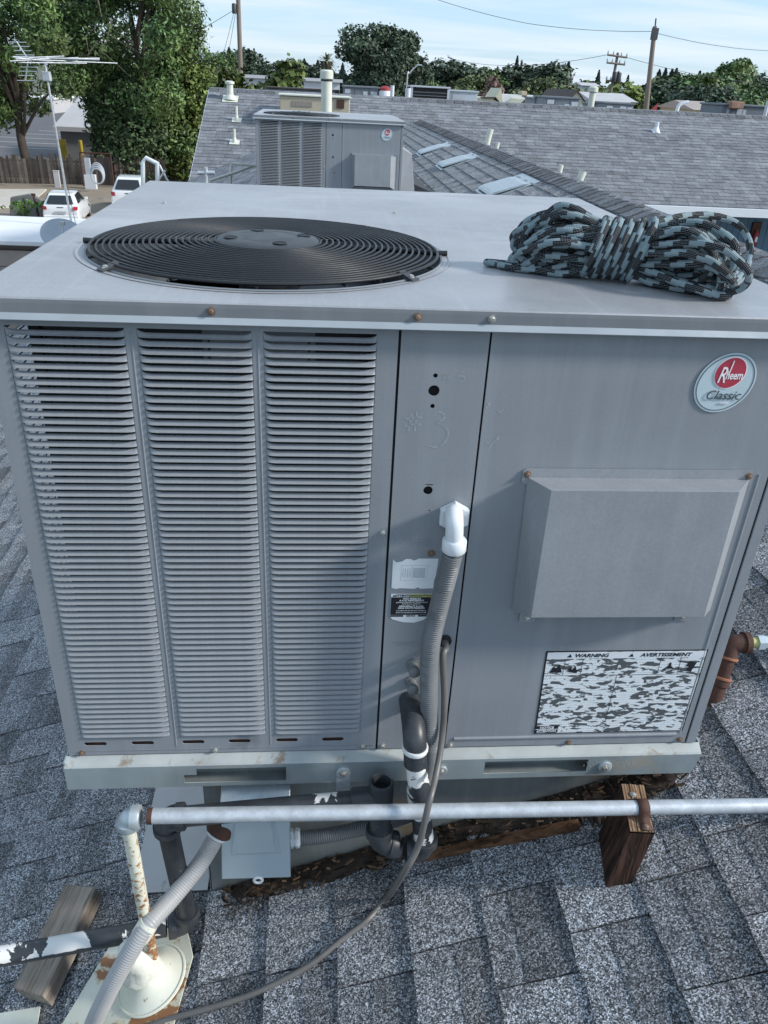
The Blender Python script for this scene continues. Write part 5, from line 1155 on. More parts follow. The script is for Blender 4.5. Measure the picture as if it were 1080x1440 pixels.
# car seen from behind
def car_at(px, py, yaw, label, dims=(4.3, 1.78, 1.50)):
    L, Wd, Hh = dims; base = gnd(px, py, GZ+.02)
    c = thing('parked_car', label, 'car', base, local=True); c.rotation_euler = (0, 0, yaw)
    # local: +Y forward, rear at y=0; body lofted from width/height sections along Y
    def sec(y, w, zb, zt, wt): return [(-w/2, y, zb), (w/2, y, zb), (w/2*1.02, y, zb+(zt-zb)*.45), (wt/2, y, zt), (-wt/2, y, zt), (-w/2*1.02, y, zb+(zt-zb)*.45)]
    S = [sec(.0, 1.58, .42, .80, 1.50), sec(.06, 1.70, .28, .98, 1.56), sec(.5, 1.78, .24, 1.02, 1.60), sec(1.6, 1.80, .22, .99, 1.62), sec(3.0, 1.79, .22, .93, 1.58), sec(3.9, 1.72, .24, .80, 1.46), sec(4.22, 1.50, .32, .66, 1.25)]
    mb = MB(); vs = sum(S, []); n = 6
    mb.add(vs, [(i*n+k, i*n+(k+1) % n, (i+1)*n+(k+1) % n, (i+1)*n+k) for i in range(len(S)-1) for k in range(n)]+[tuple(range(n))[::-1], tuple(range((len(S)-1)*n, len(S)*n))]); o = obj('body', mb, M['carpaint'], c, 40, bevel=.03)
    mb = MB(); G = [[(-.80, .10, .96), (.80, .10, .96), (.56, .62, 1.44), (-.56, .62, 1.44)], [(-.80, .14, .96), (.80, .14, .96), (.58, .75, 1.47), (-.58, .75, 1.47)], [(-.81, 1.6, .97), (.81, 1.6, .97), (.60, 1.6, 1.50), (-.60, 1.6, 1.50)], [(-.80, 2.3, .95), (.80, 2.3, .95), (.58, 2.05, 1.46), (-.58, 2.05, 1.46)], [(-.78, 2.9, .93), (.78, 2.9, .93), (.56, 2.25, 1.41), (-.56, 2.25, 1.41)]]
    vs = sum(G, []); mb.add(vs, [(i*4+k, i*4+(k+1) % 4, (i+1)*4+(k+1) % 4, (i+1)*4+k) for i in range(4) for k in range(4)]+[(3, 2, 1, 0), (16, 17, 18, 19)]); obj('cabin', mb, M['carpaint'], c, 40, bevel=.03)
    def pan(name, pts, m, off, th=.008): q = MB(); q.prism([Vector(p)+Vector(off) for p in pts], Vector(off)*th/max(1e-6, Vector(off).length)); return obj(name, q, M[m], c)
    pan('rear_window', [(-.64, .14, 1.03), (.64, .14, 1.03), (.50, .52, 1.38), (-.50, .52, 1.38)], 'glass', (0, -.030, .012), .01)
    for s_ in (-1, 1):
        pan('side_window', [(s_*.80, .55, 1.02), (s_*.80, 1.45, 1.02), (s_*.625, 1.45, 1.42), (s_*.645, .85, 1.40)], 'glass', (s_*.012, 0, .004))
        pan('side_window', [(s_*.80, 1.53, 1.02), (s_*.80, 2.45, 1.00), (s_*.625, 2.05, 1.40), (s_*.625, 1.53, 1.43)], 'glass', (s_*.012, 0, .004))
        pan('tail_light', [(s_*.62, -.02, .78), (s_*.83, .08, .78), (s_*.84, .10, .94), (s_*.64, .02, .94)], 'redlamp', (0, -.05, 0), .02)
        q = MB(); q.box((s_*.86 if s_ > 0 else -1.02, 2.25, 1.0), (1.02 if s_ > 0 else -.86, 2.37, 1.12)); obj('wing_mirror', q, M['carpaint'], c, bevel=.03)
        for y in (.78, 3.35):
            q = MB(); q.lathe([(.20, 0), (.31, .01), (.325, .04), (.325, .17), (.31, .20)], (s_*.90-s_*.0, y, .325), (-s_, 0, 0), 22); w_ = obj('wheel', q, M['tyre'], c, 40)
            q = MB(); q.lathe([(.05, -.006), (.19, 0.0), (.20, .012)], (s_*.903, y, .325), (-s_, 0, 0), 12); obj('rim', q, M['alu'], w_, 40)
    q = MB(); q.box((-.84, -.05, .34), (.84, .10, .52)); obj('bumper', q, M['carpaint'], c, bevel=.04)
    q = MB(); q.box((-.26, -.062, .60), (.26, -.03, .71)); obj('number_plate', q, M['aclight'], c)
    q = MB(); q.box((-.15, .010, .86), (.15, .03, .90)); obj('tailgate_handle', q, M['browntrim'], c)
    return c
car_at(88, 318, math.radians(6), 'white hatchback parked on the gravel yard behind the carport, seen from the rear')
van = car_at(183, 303, math.radians(2), 'white car mostly hidden behind the unit top, its dark rear window showing', (4.4, 1.8, 1.6)); van.scale = (1.08, 1.05, 1.28)

# picket fence
fp0, fp1 = gnd(-60, 257), gnd(232, 262); fe = thing('picket_fence', 'weathered dark wooden plank fence along the back of the gravel yard', 'fence', fp0)
rr = random.Random(9); mb = MB(); L = (fp1-fp0).length; dirf = (fp1-fp0).normalized(); nf = Vector((-dirf.y, dirf.x, 0)); s_ = 0
while s_ < L:
    w = rr.uniform(.13, .17); h = rr.uniform(1.55, 1.95); t = rr.uniform(-.03, .03); p = fp0+dirf*s_; q_ = p+dirf*w; mb.tone = rr.choice((.6, .8, 1.0, 1.2, 1.7))*rr.uniform(.85, 1.15); o_ = nf*rr.uniform(0, .02); up = Vector((dirf.x*t, dirf.y*t, h))
    mb.hexa([p+o_, q_+o_, q_+o_+nf*.02, p+o_+nf*.02, p+o_+up, q_+o_+up, q_+o_+nf*.02+up, p+o_+nf*.02+up]); s_ += w+rr.uniform(.01, .03)
obj('plank', mb, M['fence'], fe, kind='stuff')
mb = MB()
for z in (.4, 1.4): mb.hexa([fp0+nf*.05+Vector((0, 0, z)), fp1+nf*.05+Vector((0, 0, z)), fp1+nf*.09+Vector((0, 0, z)), fp0+nf*.09+Vector((0, 0, z)), fp0+nf*.05+Vector((0, 0, z+.09)), fp1+nf*.05+Vector((0, 0, z+.09)), fp1+nf*.09+Vector((0, 0, z+.09)), fp0+nf*.09+Vector((0, 0, z+.09))])
obj('rail', mb, M['fence'], fe, kind='stuff')
# small yard things
def simple(name, label, cat, parts, group=None, loc=None):
    t = thing(name, label, cat, loc or (0, 0, 0), group)
    for nm, mb, m, sm in parts: obj(nm, mb, M[m], t, sm)
    return t
def bb(lo, hi): q = MB(); q.box(lo, hi); return q
def tb(pts, r, seg=10): q = MB(); q.tube(pts, r, seg); return q
for px, py, lab in ((92, 233, 'yellow bollard with a wider guard panel in front of the grey shed'), (117, 233, 'slimmer yellow bollard right of the other in front of the grey shed')):
    p = gnd(px, py); first = px == 92
    pr_ = [('post', tb([p, p+Vector((0, 0, 1.9))], .15 if not first else .12), 'yellow', 50), ('foot', tb([p, p+Vector((0, 0, .2))], .22), 'concrete', 40)]
    if first: pr_.append(('guard_panel', bb(p+Vector((-.32, -.2, .8)), p+Vector((.32, -.14, 1.95))), 'yellow', None))
    simple('bollard', lab, 'bollard', pr_, 'yellow bollards before the grey shed', p)
p = gnd(129, 266); simple('utility_pedestal', 'grey white utility pedestal against the fence beside the hose loop', 'pedestal', [('base', bb(p+Vector((-.35, -.2, 0)), p+Vector((.35, .2, .9))), 'whitewall', None), ('column', bb(p+Vector((-.22, -.15, .9)), p+Vector((.10, .15, 1.9))), 'aclight', None)], None, p)
p = gnd(118, 262); simple('rusty_rack', 'dark rusty metal rack standing behind the pedestal by the fence', 'rack', [('leg', tb([p, p+Vector((0, 0, 2.1))], .05), 'rust', 40), ('leg', tb([p+Vector((2.0, 0, 0)), p+Vector((2.0, 0, 2.1))], .05), 'rust', 40), ('rail', tb([p+Vector((0, 0, 2.1)), p+Vector((2.0, 0, 2.1))], .05), 'rust', 40), ('back', bb(p+Vector((1.0, .1, .1)), p+Vector((2.0, .14, 1.8))), 'browntrim', None)], None, p)
p = gnd(142, 270)+Vector((0, -.3, 1.15)); t = thing('hose_coil', 'white hose coiled in a tall oval loop on the rack by the fence', 'hose', p)
for k in range(4): q = MB(); q.tube([p+Vector((.42*math.cos(2*PI*i/28)*(1-.05*k), -.06*k, .62*math.sin(2*PI*i/28)*(1-.09*k)-.05*k)) for i in range(28)], .045, 8, closed=True); obj('loop', q, M['aclight'], t, 60)
p = gnd(82, 264); simple('short_post', 'short pale concrete post standing on the gravel before the fence', 'post', [('post', bb(p+Vector((-.17, -.1, 0)), p+Vector((.17, .1, 1.0))), 'paleroof', None), ('cap', bb(p+Vector((-.19, -.12, 1.0)), p+Vector((.19, .12, 1.06))), 'paleroof', None)], None, p)
p = gnd(56, 311); simple('rusty_post', 'thin leaning rusty post between the two green plants', 'post', [('post', tb([p, p+Vector((-.12, 0, 1.3))], .06, 6), 'rust', None), ('plate', bb(p+Vector((-.22, -.04, 1.22)), p+Vector((-.02, .04, 1.34))), 'rust', None)], None, p)
p = gnd(38, 305); q = MB(); q.prism([p+Vector((-.9, 0, 0)), p+Vector((.8, 0, 0)), p+Vector((.85, 0, .9)), p+Vector((.3, 0, 1.15)), p+Vector((-.7, 0, .95))], (0, .3, 0)); o = obj('stone_slab', q, M['greywall'], None, bevel=.05); tag(o, 'rough grey brown stone slab standing behind the green plants', 'slab')
# grey shed with pale roof beyond the fence
gA, gB = gnd(90, 224), gnd(152, 224)
sh = thing('shed', 'long grey walled shed with a pale sloping roof beyond the plank fence', 'shed', gA)
eA = aty(90, 184, gA.y); eB = aty(150, 186, gA.y)
mb = MB(); mb.box((gA.x, gA.y, GZ), (gB.x+14, gA.y+9, eA.z)); obj('wall', mb, M['greywall'], sh)
mb = MB(); rB = aty(96, 135, gA.y+9).z; mb.hexa([(gA.x-.4, gA.y-.5, eA.z), (gB.x+14, gA.y-.5, eA.z), (gB.x+14, gA.y+9, rB-.2), (gA.x-.4, gA.y+9, rB-.2), (gA.x-.4, gA.y-.5, eA.z+.35), (gB.x+14, gA.y-.5, eA.z+.35), (gB.x+14, gA.y+9, rB), (gA.x-.4, gA.y+9, rB)]); obj('roof', mb, M['paleroof'], sh)
mb = MB(); mb.box((gA.x+1.2, gA.y+7.6, rB-.2), (gB.x+12, gA.y+7.9, rB+.25)); obj('ridge_strip', mb, M['brick'], sh)
# far low buildings seen through the trees
for (x0_, x1_2, y0_, y1_b, Yd, m, lb) in ((-40, 75, 148, 172, 150, 'paleroof', 'long pale low building across the street behind the left trees'), (340, 478, 108, 128, 95, 'whitewall', 'low white building with a flat roof left of the dark oak')):
    a, b = aty(x0_, y1_b, Yd), aty(x1_2, y0_, Yd); zt = max(aty((x0_+x1_2)/2, y0_, Yd).z, GZ+2.4)
    bd_ = thing('building', lb, 'building', ((a.x+b.x)/2, Yd, GZ)); mb = MB(); mb.box((a.x, Yd, GZ), (b.x, Yd+12, zt-.3)); obj('wall', mb, M[m], bd_); mb = MB(); mb.box((a.x-.3, Yd-.3, zt-.3), (b.x+.3, Yd+12.3, zt)); obj('roof', mb, M['whitepanel' if m == 'paleroof' else 'whitewall'], bd_)
    for i in range(6): mb = MB(); xx = a.x+(b.x-a.x)*(i+.3)/6; mb.box((xx, Yd-.05, zt-2.2), (xx+1.2, Yd-.01, zt-1.0)); obj('window', mb, M['glass'], bd_)

# ================================================================== VEGETATION
NR = np.random.RandomState(4)
def leafmesh(name, centers, size, mat_, outward=None, up=.3, ratio=.55, tone=(.55, 1.5)):
    """one quad leaf (or leaf spray) per centre, random facing with an outward bias"""
    n = len(centers); c = np.asarray(centers, float); nr = NR.normal(size=(n, 3)); nr /= np.linalg.norm(nr, axis=1)[:, None]
    if outward is not None: nr = nr*.8+outward*.7
    nr[:, 2] += up; nr /= np.linalg.norm(nr, axis=1)[:, None]
    t = np.cross(nr, NR.normal(size=(n, 3))); t /= np.linalg.norm(t, axis=1)[:, None]; b = np.cross(nr, t)
    s_ = size*(.6+.8*NR.rand(n))[:, None]
    v = np.stack([c-t*s_, c+b*s_*ratio, c+t*s_, c-b*s_*ratio], 1).reshape(-1, 3)
    me = bpy.data.meshes.new(name); me.vertices.add(4*n); me.loops.add(4*n); me.polygons.add(n)
    me.vertices.foreach_set('co', v.ravel()); me.loops.foreach_set('vertex_index', np.arange(4*n, dtype=np.int32)); me.polygons.foreach_set('loop_start', np.arange(0, 4*n, 4, dtype=np.int32))
    try: me.polygons.foreach_set('loop_total', np.full(n, 4, dtype=np.int32))
    except Exception: pass
    me.update(calc_edges=True)
    a = me.attributes.new('tone', 'FLOAT', 'FACE'); tv = tone[0]+(tone[1]-tone[0])*NR.rand(n)
    if TN and sum(len(x) for x in TN) == n: tv = tv*np.concatenate(TN)
    a.data.foreach_set('value', tv.astype(np.float32)); me.materials.append(mat_); return me
TN = []
def clumps(blobs, n, shell=.65):
    tot = sum(r[0]*r[1] for _, r in blobs); C, O = [], []; TN.clear()
    for c, r in blobs:
        k = int(n*r[0]*r[1]/tot)+3; d = NR.normal(size=(k, 3)); d /= np.linalg.norm(d, axis=1)[:, None]
        f = 1+.22*np.sin(d[:, :1]*5+c[0])*np.cos(d[:, 1:2]*6+c[1])+.12*NR.normal(size=(k, 1)); rad = (shell+(1-shell)*NR.rand(k, 1))**.7*f
        C.append(np.array(c)+d*rad*np.array(r)); O.append(d); TN.append(np.full(k, .62+.76*NR.rand()))  # random tone per clump, imitating lit and shaded foliage in the colour
    return np.concatenate(C), np.concatenate(O)
def limbs(mb, base, height, r, blobs, seed, k=10):
    q = random.Random(seed); b = Vector(base); top = b+Vector((q.uniform(-.4, .4), q.uniform(-.3, .3), height*.62))
    P = smoothpath([b, b+(top-b)*.35+Vector((q.uniform(-.3, .3), 0, 0)), b+(top-b)*.7, top], 4); mb.tube(P, [r*(1.15-.75*i/(len(P)-1)) for i in range(len(P))], 9)
    for c, rr_ in q.sample(blobs, min(k, len(blobs))):
        c = Vector(c); s0 = b.lerp(top, q.uniform(.35, .95)); m_ = s0.lerp(c, .5)+Vector((q.uniform(-.3, .3), q.uniform(-.3, .3), q.uniform(0, .5)))
        Q = smoothpath([s0, m_, c], 4); mb.tube(Q, [r*.42*(1-.8*i/(len(Q)-1)) for i in range(len(Q))], 6)
        for _ in range(3):
            e = c+Vector((q.uniform(-1, 1)*rr_[0], q.uniform(-1, 1)*rr_[1], q.uniform(-.6, 1)*rr_[2])); mb.tube([m_.lerp(c, .6), e], [r*.10, r*.03], 5)
def tree(name, label, loc, height, blobs, nleaf, lsize, leafm, trunk_r=.25, group=None, seed=1, up=.3, tone=(.55, 1.5), ratio=.55):
    t = thing(name, label, 'tree', loc, group, local=True)
    mb = MB(); limbs(mb, (0, 0, 0), height, trunk_r, blobs, seed, 12); obj('trunk', mb, M['bark'], t, 60)
    C, O = clumps(blobs, nleaf); link('crown', leafmesh('crown', C, lsize, M[leafm], O, up, ratio, tone), t); return t
def blobset(seed, W2, Hh, base, n, r0=1.0, yscale=.8, prof=None):
    q = random.Random(seed); B = []
    for i in range(n):
        h = (i+.5)/n; w = (prof(h) if prof else math.sin(PI*(.12+.80*h))**.6); a = q.uniform(0, 2*PI)+i*2.4; rad = W2*w*q.uniform(.35, .85)
        r = r0*q.uniform(.7, 1.25); B.append(((rad*math.cos(a), rad*math.sin(a)*yscale, base+(Hh-base)*h+q.uniform(-.5, .5)), (r*1.15, r*1.05, r*.85)))
    return B
# the big leafy trees on the left, behind the fence
def tloc(px, py): return gnd(px, py)
p = tloc(212, 252); B = blobset(3, 5.6, 15.5, 2.2, 50, 1.35); tree('walnut_tree', 'tallest leafy green tree behind the fence, its dark trunk left of the far roof', p, 15, B, 40000, .165, 'leaf', .36, seed=3, up=.1, tone=(.4, 2.0), ratio=.36)
mb = MB(); q_ = random.Random(2)
for i in range(13):
    s0 = p+Vector((q_.uniform(-3.5, .5), -4.2+q_.uniform(-.5, .5), q_.uniform(8.5, 12.5))); mb.tube([s0, s0+Vector((q_.uniform(-.8, .8), q_.uniform(-.3, .3), q_.uniform(-1.6, .6))), s0+Vector((q_.uniform(-1.4, 1.4), q_.uniform(-.3, .3), q_.uniform(-2.4, .4)))], [.035, .02, .008], 5)
o = link('dead_twigs', mb.mesh('dead_twigs', M['barkpale']), bpy.data.objects['walnut_tree']); o.location = -p
p = tloc(45, 257); B = blobset(8, 5.2, 13.5, 4.4, 38, 1.2); tree('ailanthus_tree', 'leafy tree at the far left with a bare trunk rising in front of the fence', p, 13, B, 26000, .16, 'leaf', .30, seed=8, up=.1, tone=(.4, 2.0), ratio=.34)
p = tloc(140, 238); B = blobset(14, 4.5, 17, 6.5, 32, 1.35); tree('walnut_tree', 'tall leafy tree between the two big ones, above the grey shed', p, 16, B, 20000, .21, 'leafdark', .3, seed=14, up=0, tone=(.5, 1.9), ratio=.4)
p = tloc(272, 250); B = blobset(5, 3.6, 8.6, .8, 30, 1.35, prof=lambda h: (1-h*.55)); tree('shrub_tree', 'dense yellow green bushy tree right against the left end of the far roof', p, 8, B, 20000, .15, 'leafyellow', .2, seed=5, tone=(.35, 1.3))
p = tloc(190, 255); B = blobset(6, 3.2, 5.6, .6, 20, 1.2, prof=lambda h: (1-h*.4)); tree('shrub_tree', 'low dark bush at the foot of the tallest tree behind the unit', p, 5, B, 12000, .15, 'leafdark', .15, seed=6, tone=(.5, 1.6))
p = gnd(305, 190); B = blobset(16, 3.4, 9.6, 1.5, 22, 1.4); tree('leafy_tree', 'mid green tree just left of the first utility pole behind the far roof', p, 9, B, 12000, .18, 'leaf', .2, seed=16)
p = gnd(-30, 235); B = blobset(18, 5, 17, 4, 30, 1.8); tree('leafy_tree', 'leafy tree cut by the left edge of the photo behind the antenna', p, 16, B, 16000, .21, 'leaf', .3, seed=18)
# plants in front of the car
for px, lb in ((36, 'bright green leafy plant left of the rusty post'), (72, 'bright green leafy plant right of the rusty post beside the white car')):
    t = thing('leafy_plant', lb, 'plant', gnd(px, 312), 'green plants behind the carport', local=True); q_ = random.Random(px); C = []
    for _ in range(26):
        a = q_.uniform(0, 2*PI); r = q_.uniform(.3, 1.25)
        for k in range(9): s_ = k/8; C.append((r*math.cos(a)*s_+q_.uniform(-.06, .06), r*math.sin(a)*s_*.6, 1.05*math.sin(min(1, s_*1.1)*PI*.62)*(1.1-.35*r)+q_.uniform(-.05, .05)))
    link('foliage', leafmesh('foliage', C, .13, M['plant'], None, .8, .35, (.4, 1.4)), t); mb = MB()
    for k in range(5): mb.tube([(0, 0, 0), (.3*math.cos(k*1.3), .3*math.sin(k*1.3), .6)], .02, 5)
    obj('stem', mb, M['bark'], t)
# small broad-leaved tree right of the first pole (bigger leaves, nearer)
p = aty(368, 140, 34); p.z = GZ; B = [((-1.55, 0, 6.0), (.75, .7, .7)), ((-1.2, .2, 6.9), (.55, .5, .45)), ((-.2, 0, 6.1), (.9, .8, .7)), ((.85, .1, 6.6), (.8, .7, .75)), ((1.15, 0, 7.35), (.5, .5, .42)), ((.6, 0, 5.4), (1.1, .9, .8)), ((-1.1, 0, 5.1), (1.0, .9, .7)), ((.1, .2, 4.4), (1.5, 1.1, .9))]
tree('maple_tree', 'small bright green broad leaved tree right of the first utility pole', p, 7, B, 5200, .13, 'leafyellow', .14, seed=31, tone=(.35, 1.4), ratio=.7)
# the big dark oak in the middle
p = aty(532, 150, 130); p.z = GZ
B = blobset(41, 8.2, 13.3, 3.0, 44, 1.9, prof=lambda h: 1.0-.35*h); B += [((6.4, 0, 8.6), (1.6, 1.5, 1.2)), ((4.6, 0, 9.6), (1.6, 1.5, 1.4)), ((-6.8, 0, 7.0), (1.7, 1.5, 1.6)), ((-4.8, 0, 11.0), (1.8, 1.6, 1.5)), ((3.6, 0, 12.4), (1.9, 1.6, 1.5)), ((-1, 0, 13.0), (2.2, 1.8, 1.5))]
tree('oak_tree', 'big dark round oak standing alone above the roofs in the middle', p, 13, B, 30000, .26, 'leafoak', .5, seed=41, tone=(.5, 1.5))
# palm
p = aty(459, 104, 118); pb = thing('palm_tree', 'small palm with a shaggy crown behind the exhaust stack', 'palm', (p.x, 118, GZ)); zt = aty(459, 86, 118).z
mb = MB(); mb.tube([(p.x, 118, GZ), (p.x, 118, zt-1.6), (p.x, 118, zt)], [.5, .55, .9], 10); obj('trunk', mb, M['bark'], pb, 50); mb = MB(); q_ = random.Random(12)
for i in range(46):
    a = q_.uniform(0, 2*PI); e = q_.uniform(-.9, 1.2); L = q_.uniform(1.3, 1.9); d = Vector((math.cos(a)*math.cos(e), math.sin(a)*math.cos(e), math.sin(e))); s0 = Vector((p.x, 118, zt)); s1 = s0+d*L*.6; s2 = s1+d*L*.4+Vector((0, 0, -.35)); w = d.cross(Vector((0, 0, 1))).normalized()*.14; mb.tone = q_.uniform(.6, 1.6)
    mb.add([s0-w*.4, s0+w*.4, s1+w, s1-w, s2], [(0, 1, 2, 3), (3, 2, 4)])
obj('frond', mb, M['leafolive'], pb, kind='stuff')
# distant trees: a few kinds, copied with shared meshes
def proto_broad(nm, seed, leafm, n, ls, W2=4.0, Hh=9.0, base=1.5, nb=18, r0=1.5):
    B = blobset(seed, W2, Hh, base, nb, r0); mb = MB(); limbs(mb, (0, 0, 0), Hh, .3, B, seed, 5)
    C, O = clumps(B, n); return (mb.mesh('trunk', M['bark'], 60), leafmesh('crown', C, ls, M[leafm], O, .3, .7, (.5, 1.5)))
def proto_conifer(seed, Hh=12.0, W2=4.4, n=4500):
    h = NR.rand(n)**.8; lay = np.floor(h*13)/13; rad = W2*(1-h)**.85*(.35+.65*NR.rand(n))*(1.15-.5*((h-lay)*13)); a = NR.rand(n)*2*PI
    C = np.stack([rad*np.cos(a), rad*np.sin(a), 1.0+(Hh-1)*h-rad*.25], 1); mb = MB(); mb.tube([(0, 0, 0), (0, 0, Hh*.97)], [.22, .03], 7); O = np.stack([np.cos(a), np.sin(a), a*0-.3], 1); TN.clear()
    return (mb.mesh('trunk', M['bark'], 60), leafmesh('crown', C, .28, M['conifer'], O, .1, .45, (.5, 1.5)))
PB = {'dark': proto_broad('d', 51, 'leafoak', 5460, .27), 'green': proto_broad('g', 52, 'leaf', 5460, .27, nb=20), 'olive': proto_broad('o', 53, 'leafolive', 5460, .27, W2=4.6, Hh=7.5), 'yellow': proto_broad('y', 54, 'leafyellow', 5040, .27, Hh=7), 'tall': proto_broad('t', 55, 'leaf', 8820, .27, W2=3.4, Hh=13, base=2, nb=26), 'con': proto_conifer(1), 'con2': proto_conifer(2, 13, 3.4)}
KL = {'dark': ('broadleaf_tree', 'dark green tree in the distant belt beyond the roofs', 'dark green trees in the distant belt'), 'green': ('broadleaf_tree', 'mid green tree in the distant belt beyond the roofs', 'mid green trees in the distant belt'), 'olive': ('broadleaf_tree', 'low olive green tree in the distant belt beyond the roofs', 'olive green trees in the distant belt'), 'yellow': ('broadleaf_tree', 'low yellow green tree in the distant belt beyond the roofs', 'yellow green trees in the distant belt'), 'tall': ('broadleaf_tree', 'tall mid green tree towards the right edge of the distant belt', 'tall green trees at the right of the distant belt'), 'con': ('conifer_tree', 'dark pointed conifer rising out of the distant tree belt', 'pointed conifers of the distant belt'), 'con2': ('conifer_tree', 'slim dark conifer rising out of the distant tree belt', 'slim conifers of the distant belt')}
HT = {'dark': 9.6, 'green': 9.8, 'olive': 8.4, 'yellow': 7.9, 'tall': 13.6, 'con': 12.2, 'con2': 13.2}
q_ = random.Random(77)
DT = []
def dtree(kind, px, ptop, Yd, wscale=1.0):
    """a tree at depth Yd whose tip reaches photo height ptop"""
    top = aty(px, ptop, Yd); h = top.z-GZ; nm, lb, gr = KL[kind]
    t = thing(nm, lb, 'tree', (top.x, Yd, GZ), gr, local=True); tr, cr_ = PB[kind]; k = h/HT[kind]
    a = link('trunk', tr, t); b = link('crown', cr_, t); t.scale = (k*wscale, k*wscale, k); t.rotation_euler = (0, 0, q_.uniform(0, 6.28)); DT.append((t, kind, px, Yd)); return t
def hz(px): return 111.3+(px-446)*.0532
# back row, continuous but uneven
x = 290
while x < 1085:
    if True: dtree(q_.choice(('dark', 'green', 'olive', 'dark')), x, hz(x)-q_.uniform(4, 11), q_.uniform(330, 420), 1.7)
    x += q_.uniform(17, 26)
for (k, px, pt, Yd, ws) in (('dark', 345, 72, 210, 1.2), ('con', 322, 66, 220, 1), ('dark', 400, 88, 200, 1.5), ('con', 428, 82, 230, 1.1), ('con2', 412, 84, 230, .9), ('con', 447, 84, 240, 1), ('dark', 436, 92, 180, 1.4), ('con', 482, 88, 210, .9),
    ('green', 612, 95, 210, 1.5), ('dark', 640, 88, 200, 1.5), ('olive', 668, 104, 190, 1.4), ('green', 690, 96, 220, 1.2), ('con', 700, 93, 260, 1), ('con2', 716, 92, 260, .8), ('con2', 728, 78, 250, .8), ('con2', 734, 84, 255, .7), ('dark', 748, 96, 200, 1.7), ('dark', 775, 92, 190, 1.3), ('con', 776, 86, 240, 1.1), ('con', 786, 88, 245, 1), ('con', 800, 86, 235, 1.0), ('olive', 766, 106, 170, 1), ('olive', 795, 118, 130, 1.1),
    ('con2', 843, 98, 240, .9), ('olive', 832, 112, 170, 1.3), ('con', 870, 100, 230, 1), ('con2', 884, 105, 235, .9), ('yellow', 872, 126, 110, 1.5), ('olive', 855, 124, 125, 1.4), ('green', 893, 122, 150, 1.3), ('olive', 812, 122, 120, 1.2),
    ('con', 928, 97, 220, 1), ('con', 937, 95, 222, .9), ('con', 946, 96, 225, 1), ('con', 952, 95, 221, .9), ('dark', 925, 122, 120, 1.6), ('dark', 945, 118, 115, 1.4), ('olive', 965, 102, 150, 1.3), ('green', 975, 106, 140, 1.3), ('con', 985, 99, 190, .9), ('tall', 1000, 108, 105, 1.3), ('green', 1012, 104, 110, 1.3), ('tall', 1030, 92, 125, 1.15), ('tall', 1046, 88, 128, 1.15), ('dark', 1062, 110, 140, 1.2), ('green', 1080, 122, 110, 1.4), ('green', 1110, 116, 105, 1.4), ('dark', 985, 124, 100, 1.4), ('green', 1045, 128, 95, 1.3), ('dark', 1005, 130, 90, 1.2),
    ('green', 590, 110, 150, 1.2), ('olive', 650, 118, 120, 1.1), ('olive', 740, 122, 120, 1.2), ('green', 560, 116, 140, 1.0)):
    dtree(k, px, pt, Yd, ws)

KW = {'dark': 'dark green tree', 'green': 'mid green tree', 'olive': 'olive green tree', 'yellow': 'yellow green tree', 'tall': 'tall leafy tree', 'con': 'pointed conifer', 'con2': 'slim conifer'}
LM = ((360, 'beside the first utility pole'), (420, 'behind the small maple'), (475, 'behind the exhaust stack'), (575, 'behind the dark oak'), (632, 'above the black fronted unit'), (675, 'above the small pale unit'), (720, 'beside the plum tree'), (762, 'above the cream parapet'), (822, 'above the stickered unit'), (880, 'beside the double crossarm pole'), (915, 'beside the leaning pole'), (970, 'just right of the leaning pole'), (1018, 'left of the large grey unit'), (2000, 'above the large grey unit at right'))
GP = {}
for t, kd, px, Yd in DT:
    lm = next(n for lim, n in LM if px < lim); row = 'far back' if Yd > 300 else ('near' if Yd < 160 else 'middle distance')
    GP.setdefault(f"{row} {KW[kd]} {lm}", []).append((px, t))
for lb, L_ in GP.items():
    L_.sort(key=lambda z: z[0])
    for i, (px, t) in enumerate(L_):
        t['label'] = lb if len(L_) == 1 else lb+', '+('leftmost of several', 'second from its left', 'third from its left', 'fourth from its left', 'fifth from its left', 'sixth from its left')[min(i, 5)]

